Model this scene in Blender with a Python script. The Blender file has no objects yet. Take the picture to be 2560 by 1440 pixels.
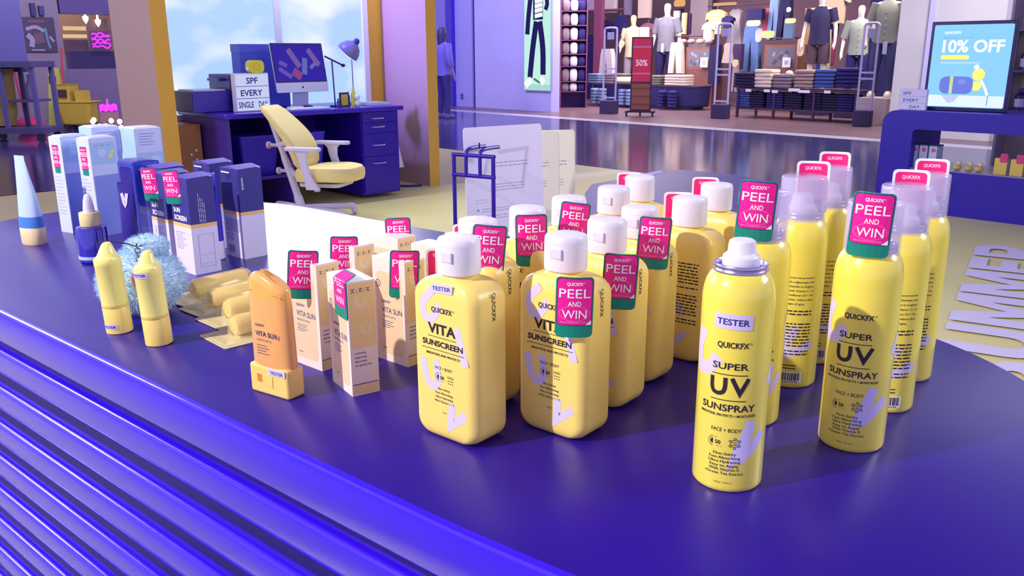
import bpy, math, random
from mathutils import Vector, Matrix
sc = bpy.context.scene
COL = sc.collection
random.seed(7)
PI = math.pi
CAMZ = 1.18          # eye height
TZ = 0.87            # counter top height
FPX = 2130.0
PITCH = math.atan(FPX / 7741.0)
ROLL = math.radians(-0.2)
# ------------------------------------------------------------------ camera
FW = Vector((0, math.cos(PITCH), -math.sin(PITCH)))
R0 = Vector((1, 0, 0)); U0 = R0.cross(FW)
RT = R0 * math.cos(ROLL) + U0 * math.sin(ROLL)
UP = -R0 * math.sin(ROLL) + U0 * math.cos(ROLL)
cam = bpy.data.cameras.new('camera'); camo = bpy.data.objects.new('camera', cam); COL.objects.link(camo)
cam.sensor_width = 36.0; cam.lens = FPX / 2560 * 36.0; cam.clip_start = 0.02; cam.clip_end = 200
M = Matrix((RT, UP, -FW)).transposed().to_4x4(); M.translation = Vector((0, 0, CAMZ)); camo.matrix_world = M
sc.camera = camo
# ------------------------------------------------------------------ view, world
sc.view_settings.view_transform = 'Standard'; sc.view_settings.look = 'None'
sc.view_settings.exposure = 0.28; sc.view_settings.gamma = 1.0; sc.view_settings.use_curve_mapping = False
w = bpy.data.worlds.new('mall_light'); sc.world = w; w.use_nodes = True
bg = w.node_tree.nodes['Background']; bg.inputs[1].default_value = 1.0
wt = w.node_tree; wc = wt.nodes.new('ShaderNodeTexCoord'); wx = wt.nodes.new('ShaderNodeSeparateXYZ'); wr = wt.nodes.new('ShaderNodeValToRGB')   # lit shops all round, dark ceiling overhead
wt.links.new(wc.outputs['Generated'], wx.inputs[0]); wt.links.new(wx.outputs['Z'], wr.inputs[0]); wt.links.new(wr.outputs[0], bg.inputs[0])
wr.color_ramp.elements[0].position = 0.10; wr.color_ramp.elements[0].color = (0.66, 0.62, 0.92, 1); wr.color_ramp.elements[1].position = 0.62; wr.color_ramp.elements[1].color = (0.15, 0.12, 0.36, 1)
# ------------------------------------------------------------------ lamps of the mall and added fill lights
def aim(o, tgt): o.rotation_euler = (Vector(tgt) - Vector(o.location)).to_track_quat('-Z', 'Y').to_euler()
def spot(name, loc, tgt, energy, color, size, rad=0.05, blend=0.4):
    l = bpy.data.lights.new(name, 'SPOT'); l.energy = energy; l.color = color; l.spot_size = math.radians(size); l.spot_blend = blend; l.shadow_soft_size = rad
    o = bpy.data.objects.new(name, l); COL.objects.link(o); o.location = loc; aim(o, tgt); return o
def area(name, loc, tgt, energy, color, sx, sy):
    l = bpy.data.lights.new(name, 'AREA'); l.energy = energy; l.color = color; l.shape = 'RECTANGLE'; l.size = sx; l.size_y = sy
    o = bpy.data.objects.new(name, l); COL.objects.link(o); o.location = loc; aim(o, tgt); return o
spot('ceiling_spot_key', (-2.75, -0.55, 2.95), (0.0, 0.85, 0.95), 520, (1.0, 0.90, 0.80), 46, 0.035)
spot('ceiling_spot_violet', (-2.9, 6.6, 3.4), (-0.85, 8.15, 1.35), 950, (0.30, 0.22, 1.0), 34, 0.1, 0.9)
area('left_shop_light', (-3.3, 3.3, 2.5), (-0.5, 1.0, 0.8), 40, (0.86, 0.84, 1.0), 0.45, 1.6)
area('ceiling_panel_booth', (-5.6, 3.2, 3.4), (-3.3, 5.4, 1.0), 70, (1.0, 0.86, 0.86), 1.2, 1.2)  # unseen fill light added to brighten the booth's left outer wall
area('ceiling_panel_brick', (-2.5, 14.5, 4.2), (-0.6, 19.5, 1.2), 200, (0.68, 0.62, 1.0), 2.0, 1.5)  # extra light, out of view, put in to lift the dark brick wall
area('ceiling_panel_pier', (5.5, 8.5, 4.2), (7.5, 12.5, 1.2), 220, (0.95, 0.92, 1.0), 1.5, 1.5)  # added fill aimed at the stone pier to make it brighter
area('ceiling_panel_mall', (3.3, 0.9, 2.7), (0.2, 0.8, 0.95), 60, (0.95, 0.95, 0.85), 1.4, 0.8)
area('ceiling_panel_store', (7.0, 14.5, 3.6), (6.2, 15.0, 0.0), 430, (1.0, 0.90, 0.78), 3.0, 3.0)
area('ceiling_panel_store_back', (2.6, 19.0, 3.6), (2.2, 19.6, 0.0), 400, (1.0, 0.86, 0.80), 3.0, 3.0)
area('ceiling_panel_corridor', (-5.0, 11.0, 4.2), (-7.5, 14.5, 0.5), 240, (0.85, 0.74, 1.0), 2.0, 2.0)
# ------------------------------------------------------------------ picture ray helpers (used to measure where things stand)
CAMP = Vector((0, 0, CAMZ))
MA = math.radians(-47.0)
EA = Vector((math.cos(MA), math.sin(MA), 0)); EB = Vector((-math.sin(MA), math.cos(MA), 0)); EZ = Vector((0, 0, 1))
def mall(s, t, z=0.0): return EA * s + EB * t + EZ * z
def ray(px, py): return FW * FPX + RT * (px - 1280) + UP * (720 - py)
def on_t(px, py, t):
    d = ray(px, py); k = (t - CAMP.dot(EB)) / d.dot(EB); return CAMP + d * k
def on_s(px, py, s):
    d = ray(px, py); k = (s - CAMP.dot(EA)) / d.dot(EA); return CAMP + d * k
def on_z(px, py, z=0.0):
    d = ray(px, py); k = (z - CAMZ) / d.z; return CAMP + d * k
def S_(p): return p.dot(EA)
def T_(p): return p.dot(EB)
# ------------------------------------------------------------------ materials
def lin(c): return c / 12.92 if c <= 0.04045 else ((c + 0.055) / 1.055) ** 2.4
def rgb(h):
    h = h.lstrip('#'); return tuple(lin(int(h[i:i + 2], 16) / 255) for i in (0, 2, 4)) + (1.0,)
MATS = {}
def mat(name, h, rough=0.5, metal=0.0, spec=0.5, coat=0.0, emit=None, es=0.0, alpha=1.0, trans=0.0, noise=0.0, nscale=40.0, bump=0.0, sheen=0.0):
    m = bpy.data.materials.new(name); m.use_nodes = True
    nt = m.node_tree; b = nt.nodes['Principled BSDF']
    b.inputs['Base Color'].default_value = rgb(h); b.inputs['Roughness'].default_value = rough; b.inputs['Metallic'].default_value = metal
    b.inputs['Specular IOR Level'].default_value = spec; b.inputs['Coat Weight'].default_value = coat; b.inputs['Coat Roughness'].default_value = 0.08
    b.inputs['Alpha'].default_value = alpha; b.inputs['Transmission Weight'].default_value = trans; b.inputs['Sheen Weight'].default_value = sheen
    if emit: b.inputs['Emission Color'].default_value = rgb(emit); b.inputs['Emission Strength'].default_value = es
    if noise or bump:
        tc = nt.nodes.new('ShaderNodeTexCoord'); n = nt.nodes.new('ShaderNodeTexNoise'); n.inputs['Scale'].default_value = nscale; n.inputs['Detail'].default_value = 4
        nt.links.new(tc.outputs['Object'], n.inputs['Vector'])
        if noise:
            mx = nt.nodes.new('ShaderNodeMix'); mx.data_type = 'RGBA'; mx.blend_type = 'MULTIPLY'; mx.inputs[0].default_value = noise
            mx.inputs[6].default_value = rgb(h); nt.links.new(n.outputs['Color'], mx.inputs[7]); 
            hs = nt.nodes.new('ShaderNodeRGBToBW'); nt.links.new(n.outputs['Color'], hs.inputs[0]); rp = nt.nodes.new('ShaderNodeMapRange'); rp.inputs[3].default_value = 0.75; rp.inputs[4].default_value = 1.25; rp.inputs[1].default_value = 0.3; rp.inputs[2].default_value = 0.7
            nt.links.new(hs.outputs[0], rp.inputs[0]); nt.links.new(rp.outputs[0], mx.inputs[7]); nt.links.new(mx.outputs[2], b.inputs['Base Color'])
        if bump:
            bp = nt.nodes.new('ShaderNodeBump'); bp.inputs['Strength'].default_value = bump; bp.inputs['Distance'].default_value = 0.01; nt.links.new(n.outputs[0], bp.inputs['Height']); nt.links.new(bp.outputs[0], b.inputs['Normal'])
    MATS[name] = m; return m
def mm(h, rough=0.55, **k):
    key = 'paint_%s_%d' % (h.lstrip('#'), int(rough * 100))
    return MATS.get(key) or mat(key, h, rough, **k)
def glow(name, h, s): return mat(name, '#000000', 0.6, emit=h, es=s, spec=0.1)
# ------------------------------------------------------------------ mesh builder
class MB:
    def __init__(s): s.v = []; s.f = []; s.m = []; s.sm = []
    def add(s, g, mi=0, smooth=False, fn=None):
        o = len(s.v); vs, fs = g
        s.v += [fn(*p) if fn else p for p in vs]
        for f in fs: s.f.append(tuple(i + o for i in f)); s.m.append(mi); s.sm.append(smooth)
        return s
    def build(s, name, mats, parent=None, loc=None, rz=0.0, rot=None):
        me = bpy.data.meshes.new(name); me.from_pydata([tuple(p) for p in s.v], [], s.f)
        if not isinstance(mats, (list, tuple)): mats = [mats]
        for m in mats: me.materials.append(m)
        me.polygons.foreach_set('material_index', s.m); me.polygons.foreach_set('use_smooth', s.sm); me.update()
        if any(s.sm): me.set_sharp_from_angle(angle=math.radians(38))
        o = bpy.data.objects.new(name, me); COL.objects.link(o)
        if parent: o.parent = parent
        if loc is not None: o.location = loc
        o.rotation_euler = rot if rot else (0, 0, rz)
        return o
def box(x0, x1, y0, y1, z0, z1):
    return ([(x0, y0, z0), (x1, y0, z0), (x1, y1, z0), (x0, y1, z0), (x0, y0, z1), (x1, y0, z1), (x1, y1, z1), (x0, y1, z1)],
            [(3, 2, 1, 0), (4, 5, 6, 7), (0, 1, 5, 4), (1, 2, 6, 5), (2, 3, 7, 6), (3, 0, 4, 7)])
def loft(rings, cap0=True, cap1=True, closed=True):
    n = len(rings[0]); v = [p for r in rings for p in r]; f = []
    for i in range(len(rings) - 1):
        for j in range(n if closed else n - 1):
            k = (j + 1) % n; f.append((i * n + j, i * n + k, (i + 1) * n + k, (i + 1) * n + j))
    if cap0: f.append(tuple(reversed(range(n))))
    if cap1: f.append(tuple(range((len(rings) - 1) * n, len(rings) * n)))
    return v, f
def rrect(w, d, r, n=5, cx=0, cy=0):
    r = min(r, w / 2 - 1e-5, d / 2 - 1e-5); out = []
    for (sx, sy, a0) in ((1, -1, -PI / 2), (1, 1, 0), (-1, 1, PI / 2), (-1, -1, PI)):
        for i in range(n + 1):
            a = a0 + PI / 2 * i / n; out.append((cx + sx * (w / 2 - r) + r * math.cos(a), cy + sy * (d / 2 - r) + r * math.sin(a)))
    return out
def slab(w, d, z0, z1, r=0.01, b=0.003, n=5, cx=0, cy=0):      # rounded box standing on z0
    b = min(b, (z1 - z0) / 2.01); R = []
    for (z, i) in ((z0, b), (z0 + b * 0.3, b * 0.3), (z0 + b, 0), (z1 - b, 0), (z1 - b * 0.3, b * 0.3), (z1, b)):
        R.append([(x, y, z) for x, y in rrect(w - 2 * i, d - 2 * i, max(r - i, 0.0004), n, cx, cy)])
    return loft(R)
def lathe(prof, seg=32, cx=0, cy=0):
    R = [[(cx + r * math.cos(2 * PI * i / seg), cy + r * math.sin(2 * PI * i / seg), z) for i in range(seg)] for r, z in prof]
    return loft(R, prof[0][0] > 1e-6, prof[-1][0] > 1e-6)
def cyl(r, z0, z1, seg=24, cx=0, cy=0): return lathe([(r, z0), (r, z1)], seg, cx, cy)
def tube(pts, r, seg=8):
    pts = [Vector(p) for p in pts]; R = []
    up = Vector((0, 0, 1))
    for i, p in enumerate(pts):
        d = (pts[min(i + 1, len(pts) - 1)] - pts[max(i - 1, 0)]).normalized()
        a = d.cross(up) if abs(d.dot(up)) < 0.95 else d.cross(Vector((1, 0, 0)))
        a.normalize(); b = d.cross(a); rr = r[i] if isinstance(r, (list, tuple)) else r
        R.append([tuple(p + a * (rr * math.cos(2 * PI * k / seg)) + b * (rr * math.sin(2 * PI * k / seg))) for k in range(seg)])
    return loft(R)
def bez(pts, n=8):      # Catmull-Rom through points
    P = [Vector(p) for p in pts]; P = [P[0] * 2 - P[1]] + P + [P[-1] * 2 - P[-2]]; out = []
    for i in range(1, len(P) - 2):
        a, b, c, d = P[i - 1:i + 3]
        for k in range(n):
            t = k / n; out.append(0.5 * ((2 * b) + (c - a) * t + (2 * a - 5 * b + 4 * c - d) * t * t + (3 * b - a - 3 * c + d) * t ** 3))
    out.append(P[-2]); return [tuple(p) for p in out]
def prism(poly, z0, z1): return loft([[(x, y, z0) for x, y in poly], [(x, y, z1) for x, y in poly]])
def prism_y(poly, y0, y1):   # outline in xz, depth along y
    return loft([[(x, y1, z) for x, z in poly], [(x, y0, z) for x, z in poly]])
def ball(cx, cy, cz, rx, ry, rz, n=12, m=8):
    v = [(cx, cy, cz - rz)]; f = []
    for i in range(1, m):
        a = -PI / 2 + PI * i / m
        v += [(cx + rx * math.cos(a) * math.cos(2 * PI * j / n), cy + ry * math.cos(a) * math.sin(2 * PI * j / n), cz + rz * math.sin(a)) for j in range(n)]
    v.append((cx, cy, cz + rz)); L = len(v) - 1
    for j in range(n): f.append((0, 1 + (j + 1) % n, 1 + j)); f.append((L, 1 + (m - 2) * n + j, 1 + (m - 2) * n + (j + 1) % n))
    for i in range(m - 2):
        for j in range(n): f.append((1 + i * n + j, 1 + i * n + (j + 1) % n, 1 + (i + 1) * n + (j + 1) % n, 1 + (i + 1) * n + j))
    return v, f
# flat artwork in (x, z), mapped by fn(x, z, lift)
def quad(x0, x1, z0, z1, n=1):
    v = []; f = []
    for i in range(n + 1): x = x0 + (x1 - x0) * i / n; v += [(x, z0), (x, z1)]
    for i in range(n): f.append((2 * i, 2 * i + 2, 2 * i + 3, 2 * i + 1))
    return v, f
def rpanel(x0, x1, z0, z1, r, nx=6, nz=10):
    zs = sorted(set([0] + [r * (1 - math.cos(PI / 2 * k / 3)) for k in range(1, 4)] + [r + (z1 - z0 - 2 * r) * k / nz for k in range(nz + 1)] + [z1 - z0 - r * (1 - math.cos(PI / 2 * k / 3)) for k in range(4)])); v = []; f = []
    for z in zs:
        e = min(z, z1 - z0 - z); ins = 0 if e >= r else r - math.sqrt(max(r * r - (r - e) ** 2, 0))
        for i in range(nx + 1): v.append((x0 + ins + (x1 - x0 - 2 * ins) * i / nx, z0 + z))
    for k in range(len(zs) - 1):
        for i in range(nx): a = k * (nx + 1) + i; f.append((a, a + 1, a + nx + 2, a + nx + 1))
    return v, f
def stroke(pts, wd, n=4, sharp=False, m=6):
    P = [Vector((p[0], p[1], 0)) for p in bez([(x, z, 0) for x, z in pts], n)] if len(pts) > 2 else [Vector((pts[0][0] + (pts[1][0] - pts[0][0]) * k / n, pts[0][1] + (pts[1][1] - pts[0][1]) * k / n, 0)) for k in range(n + 1)]
    if sharp:
        P = []
        for a, b in zip(pts[:-1], pts[1:]): P += [Vector((a[0] + (b[0] - a[0]) * k / n, a[1] + (b[1] - a[1]) * k / n, 0)) for k in range(n)]
        P.append(Vector((pts[-1][0], pts[-1][1], 0)))
    if wd < 0.002: m = 1
    v = []; f = []
    for i, p in enumerate(P):
        d0 = (P[i] - P[max(i - 1, 0)]); d1 = (P[min(i + 1, len(P) - 1)] - P[i]); d0 = d0.normalized() if d0.length else d1.normalized(); d1 = d1.normalized() if d1.length else d0
        d = (d0 + d1).normalized(); nn = Vector((-d.y, d.x, 0)) * (wd / 2) / max(d.dot(d1), 0.45)
        v += [tuple((p + nn * (2 * j / m - 1))[:2]) for j in range(m + 1)]
    for i in range(len(P) - 1):
        for j in range(m): a = i * (m + 1) + j; f.append((a, a + m + 1, a + m + 2, a + 1))
    return v, f
def disc(cx, cz, r, n=16): return [(cx + r * math.cos(2 * PI * i / n), cz + r * math.sin(2 * PI * i / n)) for i in range(n)], [tuple(range(n))]
def ring2(cx, cz, r, wd, n=20):
    v = []; f = []
    for i in range(n): a = 2 * PI * i / n; v += [(cx + r * math.cos(a), cz + r * math.sin(a)), (cx + (r + wd) * math.cos(a), cz + (r + wd) * math.sin(a))]
    for i in range(n): k = (i + 1) % n; f.append((2 * i, 2 * i + 1, 2 * k + 1, 2 * k))
    return v, f
_T = {}
def text(s, size, x=0, z=0, align='C', bold=0.0, width=None, rot=0.0):
    key = (s, bold)
    if key not in _T:
        cu = bpy.data.curves.new('lettering', 'FONT'); cu.body = s; cu.size = 1.0; cu.offset = bold; cu.resolution_u = 3; cu.fill_mode = 'FRONT'
        o = bpy.data.objects.new('lettering', cu); COL.objects.link(o)
        dg = bpy.context.evaluated_depsgraph_get(); me = bpy.data.meshes.new_from_object(o.evaluated_get(dg), depsgraph=dg)
        _T[key] = ([tuple(v.co[:2]) for v in me.vertices], [tuple(p.vertices) for p in me.polygons])
        bpy.data.objects.remove(o); bpy.data.curves.remove(cu); bpy.data.meshes.remove(me)
    v, f = _T[key]; xs = [p[0] for p in v]; x0, x1 = min(xs), max(xs)
    kx = size if width is None else width / (x1 - x0)
    ox = -(x0 + x1) / 2 if align == 'C' else -x0
    c, s_ = math.cos(rot), math.sin(rot); out = []
    for a, b in v:
        a = (a + ox) * kx; b = b * size; out.append((x + a * c - b * s_, z + a * s_ + b * c))
    return out, f
def brand(m, mi, f, x, z, size, width, align='C', bold=0.024):    # maker's name with a small raised mark
    art(m, text('QUICKFX', size, x, z, align, bold, width), mi, f)
    art(m, text('\u00ae', size * 0.42, (x + width / 2 if align == 'C' else x + width) + size * 0.08, z + size * 0.42, 'L'), mi, f)
def flat(y, lift=0.00015):          # artwork on a plane facing -y
    return lambda x, z: (x, y - lift, z)
def art(mb, g, mi, fn): 
    mb.add(([fn(*p) for p in g[0]], g[1]), mi)
def words(mb, mi, fn, x0, x1, z0, z1, dz, h, seed=1, fill=0.85):   # paragraph too small to read: rows of short word marks
    rr = random.Random(seed); z = z1
    while z > z0:
        x = x0
        while x < x1:
            L = rr.uniform(0.5, 1.6) * dz * 1.3; e = min(x + L, x1)
            if e - x > dz * 0.2: art(mb, quad(x, e, z, z + h, 2), mi, fn)
            x = e + dz * 0.35
        z -= dz
def barcode(mb, white, dark, fnw, fnd, x0, x1, z0, z1, seed=3):
    rr = random.Random(seed); art(mb, quad(x0, x1, z0, z1, 6), white, fnw)
    wd = x1 - x0; h = z1 - z0; x = x0 + 0.08 * wd
    while x < x1 - 0.1 * wd:
        b = wd * rr.choice((0.015, 0.03, 0.045)); art(mb, quad(x, x + b, z0 + 0.22 * h, z1 - 0.08 * h), dark, fnd); x += b + wd * rr.choice((0.015, 0.03))
    x = x0 + 0.12 * wd
    while x < x1 - 0.15 * wd: art(mb, quad(x, x + 0.05 * wd, z0 + 0.05 * h, z0 + 0.15 * h), dark, fnd); x += 0.075 * wd
# ------------------------------------------------------------------ things
def tag(o, label=None, cat=None, group=None, kind=None):
    if label: o['label'] = label
    if cat: o['category'] = cat
    if group: o['group'] = group
    if kind: o['kind'] = kind
    return o
def thing(name, label, cat, loc, rz=0.0, group=None, rot=None):
    o = bpy.data.objects.new(name, None); COL.objects.link(o); o.empty_display_size = 0.05; o.location = loc; o.rotation_euler = rot if rot else (0, 0, rz)
    return tag(o, label, cat, group)
def copy_tree(o, parent=None):
    c = o.copy(); COL.objects.link(c)
    if parent: c.parent = parent
    for ch in list(o.children): copy_tree(ch, c)
    return c
def one(name, mb, mats, label, cat, loc, rz=0.0, group=None, rot=None):
    return tag(mb.build(name, mats, None, loc, rz, rot), label, cat, group)
def struct(name, mb, mats, loc=(0, 0, 0), rz=0.0):
    return tag(mb.build(name, mats, None, loc, rz), kind='structure')
# ------------------------------------------------------------------ shared paints
NAVY_TOP = mat('table_top_lacquer', '#250786', 0.30, spec=0.5, noise=0.12, nscale=3.0)
NAVY = mat('navy_lacquer', '#2f14b4', 0.35, spec=0.5)
RIB = mat('ribbed_lacquer', '#360ee2', 0.22, spec=0.5, coat=0.5)
GROOVE = mat('groove_paint', '#170960', 0.5)  # colour darkened to stand in for shade in the gaps between ribs
WHITE = mat('white_plastic', '#e6e4f4', 0.35, spec=0.5)
INK = mat('ink', '#2a1b33', 0.6); INKB = mat('navy_ink', '#2b2a86', 0.6)
LAV = mat('lavender_print', '#d9cff6', 0.45); LBL = mat('sticker_paper', '#d5cdf6', 0.6)
YELB = mat('bottle_yellow', '#fbdf78', 0.34, spec=0.5)
YELC = mat('can_yellow', '#f6e65c', 0.22, spec=0.6, coat=0.4)
PINK = mat('tag_pink', '#f0169a', 0.3, spec=0.5); TEAL = mat('tag_teal', '#068a78', 0.35); TAGLINE = mat('tag_edge_ink', '#3c2a66', 0.4)
PURE = mat('white_print', '#ffffff', 0.5); PPINK = mat('pale_pink_print', '#ff9ad2', 0.5)
CLEAR = mat('clear_cap_plastic', '#dcd4fb', 0.12, spec=0.6, alpha=0.36)
METAL = mat('crimped_metal', '#b9b0dc', 0.25, metal=0.9)
# ------------------------------------------------------------------ large structure
def poly_floor(name, pts, z, m):
    return struct(name, MB().add(([(p.x, p.y, z) for p in pts], [tuple(range(len(pts)))])), m)
FLOOR_Y = mat('floor_vinyl_yellow', '#ded790', 0.45, spec=0.3, noise=0.25, nscale=1.2)
FLOOR_G = mat('floor_granite', '#45416f', 0.13, spec=0.3, noise=0.6, nscale=6.0)
FLOOR_S = mat('floor_strip_stone', '#b9b1c0', 0.25, noise=0.3, nscale=5.0)
FLOOR_B = mat('floor_store_wood', '#6f5560', 0.3, noise=0.4, nscale=3.0)
poly_floor('floor', [mall(-26, -8), mall(14, -8), mall(14, 6.92), mall(-26, 6.92)], 0.0, FLOOR_Y)
poly_floor('floor_corridor', [mall(-26, 6.92), mall(14, 6.92), mall(14, 11.72), mall(-26, 11.72)], 0.0, FLOOR_G)
poly_floor('floor_strip', [mall(-26, 11.72), mall(14, 11.72), mall(14, 12.1), mall(-26, 12.1)], 0.0, FLOOR_S)
poly_floor('floor_store', [mall(-26, 12.1), mall(14, 12.1), mall(14, 22), mall(-26, 22)], 0.0, FLOOR_B)
poly_floor('floor_left_corridor', [mall(-17, -3), mall(-8.4, -3), mall(-8.4, 6.5), mall(-17, 6.5)], 0.004, mat('floor_dark_tile', '#3a2f63', 0.12, spec=0.7, noise=0.5, nscale=2.0))
# navy vinyl area of the pop-up floor
nv = [on_z(1462, 485), on_z(1480, 462), on_z(1640, 431), on_z(1700, 425), on_z(1850, 440), on_z(2140, 500), on_z(2150, 560), on_z(1700, 600), on_z(1480, 560)]
poly_floor('floor_navy_vinyl', nv, 0.006, mat('floor_vinyl_navy', '#3b2b96', 0.4))
poly_floor('floor_pale_line', [on_z(1600, 438), on_z(1648, 428), on_z(1662, 432), on_z(1610, 446)], 0.008, LBL)
# white letters on the yellow floor, reading away from the counter
LT = MB(); ta = math.atan2(0.963 * EB.y - 0.27 * EA.y, 0.963 * EB.x - 0.27 * EA.x)
end = mall(-1.855, 5.77, 0.007); d = Vector((math.cos(ta), math.sin(ta), 0)); upv = Vector((-d.y, d.x, 0))
def letter(polys, x0, wd):
    for k, pl in enumerate(polys): LT.add(([(x0 + x * wd, z * 0.40, 0.0004 * k) for x, z in pl], [tuple(range(len(pl)))]))
arc = lambda cx, cz, rx, rz, a0, a1, n=10: [(cx + rx * math.cos(math.radians(a0 + (a1 - a0) * i / n)), cz + rz * math.sin(math.radians(a0 + (a1 - a0) * i / n))) for i in range(n + 1)]
Mp = [(0, 0), (0, 1), (.30, 1), (.5, .45), (.70, 1), (1, 1), (1, 0), (.77, 0), (.77, .62), (.58, .12), (.42, .12), (.23, .62), (.23, 0)]
Up = [(0, 1), (0, .40)] + arc(.5, .40, .5, .40, 180, 360) + [(1, 1), (.70, 1), (.70, .40)] + arc(.5, .40, .20, .17, 0, -180) + [(.30, 1)]
Ep = [(0, 0), (0, 1), (1, 1), (1, .78), (.33, .78), (.33, .61), (.9, .61), (.9, .40), (.33, .40), (.33, .22), (1, .22), (1, 0)]
Rp = [[(0, 0), (0, 1), (.30, 1), (.30, 0)], [(.30, 1), (.30, .80)] + [(.55, .80)] + arc(.55, .68, .13, .12, 90, -90) + [(.30, .56), (.30, .34), (.55, .34)] + arc(.55, .67, .42, .33, -90, 90), [(.40, .36), (.70, .36), (1.02, 0), (.68, 0)]]
Sp = [arc(.5, .72, .48, .28, 20, 180) + arc(.5, .66, .48, .22, 180, 270) + arc(.5, .30, .18, .10, 90, -120) + [(.05, .14)] + arc(.5, .28, .48, .28, 225, 440) + arc(.5, .72, .18, .10, 270, 60)]
letter(Rp, 2.26, 0.36); letter([Ep], 1.89, 0.31); letter([Mp], 1.32, 0.53); letter([Mp], 0.76, 0.53); letter([Up], 0.32, 0.40); letter(Sp, -0.10, 0.38)
o = LT.build('floor_lettering', mat('floor_white_print', '#dcd6ee', 0.5), None, end - d * 2.62 - upv * 0.40, ta); tag(o, kind='structure')
# storefront: white brick wall at the left of the opening, stone pier at the right
WALLB = mat('white_brick_paint', '#b3adea', 0.6, noise=0.15, nscale=2.0)
PIER = mat('stone_pier', '#cfcac8', 0.6, noise=0.3, nscale=1.5); DARKW = mat('dark_blue_jamb', '#3a22b8', 0.4)
SW = 12.95
def sx(px, py=200, t=SW): return S_(on_t(px, py, t))
def wall_t(name, x0, x1, t, m, z1=4.0, th=0.25, z0=0.0):
    return struct(name, MB().add(box(min(x0, x1), max(x0, x1), t, t + th, z0, z1)), m, (0, 0, 0), MA)
wall_t('wall_storefront', sx(1188), sx(1378), SW, WALLB)
wall_t('wall_storefront_panel', sx(1140), sx(1181), SW, mat('lavender_panel', '#9c96e6', 0.5))
wall_t('trim_1', sx(1181), sx(1188), SW + 0.05, mm('#2b1c74'))
wall_t('trim_2', sx(1125), sx(1140), SW - 0.1, DARKW)
wall_t('wall_far_shop', sx(1000, 200, 14.6), sx(1130, 200, 14.6), 14.6, mat('far_shop_paint', '#8f86ec', 0.5))
wall_t('wall_pier', sx(2243), sx(2243) + 1.4, SW - 0.15, PIER)
wall_t('wall_right_shop', sx(2243) + 1.4, 6.0, SW + 0.1, mat('grey_shop_wall', '#a7a6c4', 0.5))
wall_t('trim_3', sx(2330, 100), sx(2342, 100), SW - 0.2, mm('#c9c3ec'))
for i, zz in enumerate((0.55, 1.0)): wall_t('trim_%d' % (4 + i), sx(2243) + 0.5, 6.0, SW - 0.2, mm('#7c7c96'), zz + 0.03, 0.1, zz)
wall_t('wall_store_back', -26, 6, 20.2, mat('store_back_wall', '#7a5a66', 0.7, noise=0.3, nscale=1.0), 4.2)
struct('wall_store_left', MB().add(box(-25.0, -24.75, SW + 0.25, 20.2, 0, 4.2)), mm('#6a3f80'), (0, 0, 0), MA)
struct('wall_store_right', MB().add(box(-5.4, -5.2, SW + 0.1, 20.2, 0, 4.2)), mm('#30245e'), (0, 0, 0), MA)
wall_t('wall_store_pale_panel', sx(1722, 100, 19.6), sx(1765, 100, 19.6), 19.6, mm('#b9a6ae'), 4.0, 0.2)
# shop behind the cleaning cart on the far left
LS = -16.0
def wall_s(name, t0, t1, s, m, z0=0.0, z1=4.2, th=0.25):
    return struct(name, MB().add(box(s - th, s, min(t0, t1), max(t0, t1), z0, z1)), m, (0, 0, 0), MA)
def tx(px, py, s=LS): return T_(on_s(px, py, s))
wall_s('wall_left_shop', tx(-60, 100), tx(155, 100), LS, mat('greyed_wall', '#786c84', 0.6, noise=0.3, nscale=1.0))
wall_s('wall_left_shop_base', tx(150, 230), 7.5, LS, mm('#63547c'), 0.0, 0.95)
wall_s('wall_left_shop_header', tx(150, 30), 7.5, LS, mm('#4a3b78'), 1.85, 4.2)
wall_s('wall_left_shop_inside', tx(150, 100), 8.5, LS - 1.6, mat('warm_shop_inside', '#a88664', 0.6), 0.0, 3.0)
struct('window_1', MB().add(box(LS - 0.06, LS - 0.03, tx(150, 100), 7.5, 0.95, 1.85)), mat('shop_glass', '#30205c', 0.05, spec=0.6, alpha=0.25), (0, 0, 0), MA)
wall_s('wall_left_curtain', tx(-80, 100, -14.0), tx(62, 100, -14.0), -14.0, mat('blue_hoarding', '#46427e', 0.6), 0.95, 4.0, 0.1)
# ------------------------------------------------------------------ display counter (stadium plan, ribbed sides)
TA = math.radians(-40.4)
UX = Vector((math.cos(TA), math.sin(TA), 0)); NX = Vector((-math.sin(TA), math.cos(TA), 0))
# plan outline in counter coordinates: straight long sides, a round left end and a fuller right end
def plan():
    c = []
    for i in range(25): a = PI * 1.5 - PI * i / 24; c.append((-0.53 + 0.356 * math.cos(a), 0.356 * math.sin(a)))     # left end, front to back
    right = [(-0.30, 0.356), (-0.10, 0.356), (0.20, 0.356), (0.42, 0.352), (0.56, 0.338), (0.66, 0.315), (0.73, 0.283), (0.785, 0.245), (0.835, 0.195), (0.885, 0.125), (0.930, 0.03), (0.950, -0.07), (0.935, -0.17), (0.890, -0.25), (0.815, -0.315), (0.72, -0.345), (0.62, -0.354), (0.50, -0.356), (0.20, -0.356), (-0.10, -0.356), (-0.30, -0.356)]
    pts = [Vector(p) for p in bez([(x, y, 0) for x, y in right], 4)]
    return [Vector((x, y, 0)) for x, y in c] + pts
PLAN = list(reversed(plan())); NPL = len(PLAN); PN = []
for i in range(NPL):
    d = (PLAN[(i + 1) % NPL] - PLAN[i - 1]).normalized(); PN.append(Vector((d.y, -d.x, 0)))
def stadium(half, r, n=40):
    off = r - RR; return [((p + q * off).x, (p + q * off).y) for p, q in zip(PLAN, PN)]
TC = UX * -0.95 + NX * 0.719
counter = thing('display_counter', 'long navy display counter with rounded ends and ribbed sides carrying the sunscreens', 'counter', (TC.x, TC.y, 0), TA)
HL, RR = 0.53, 0.357
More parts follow.
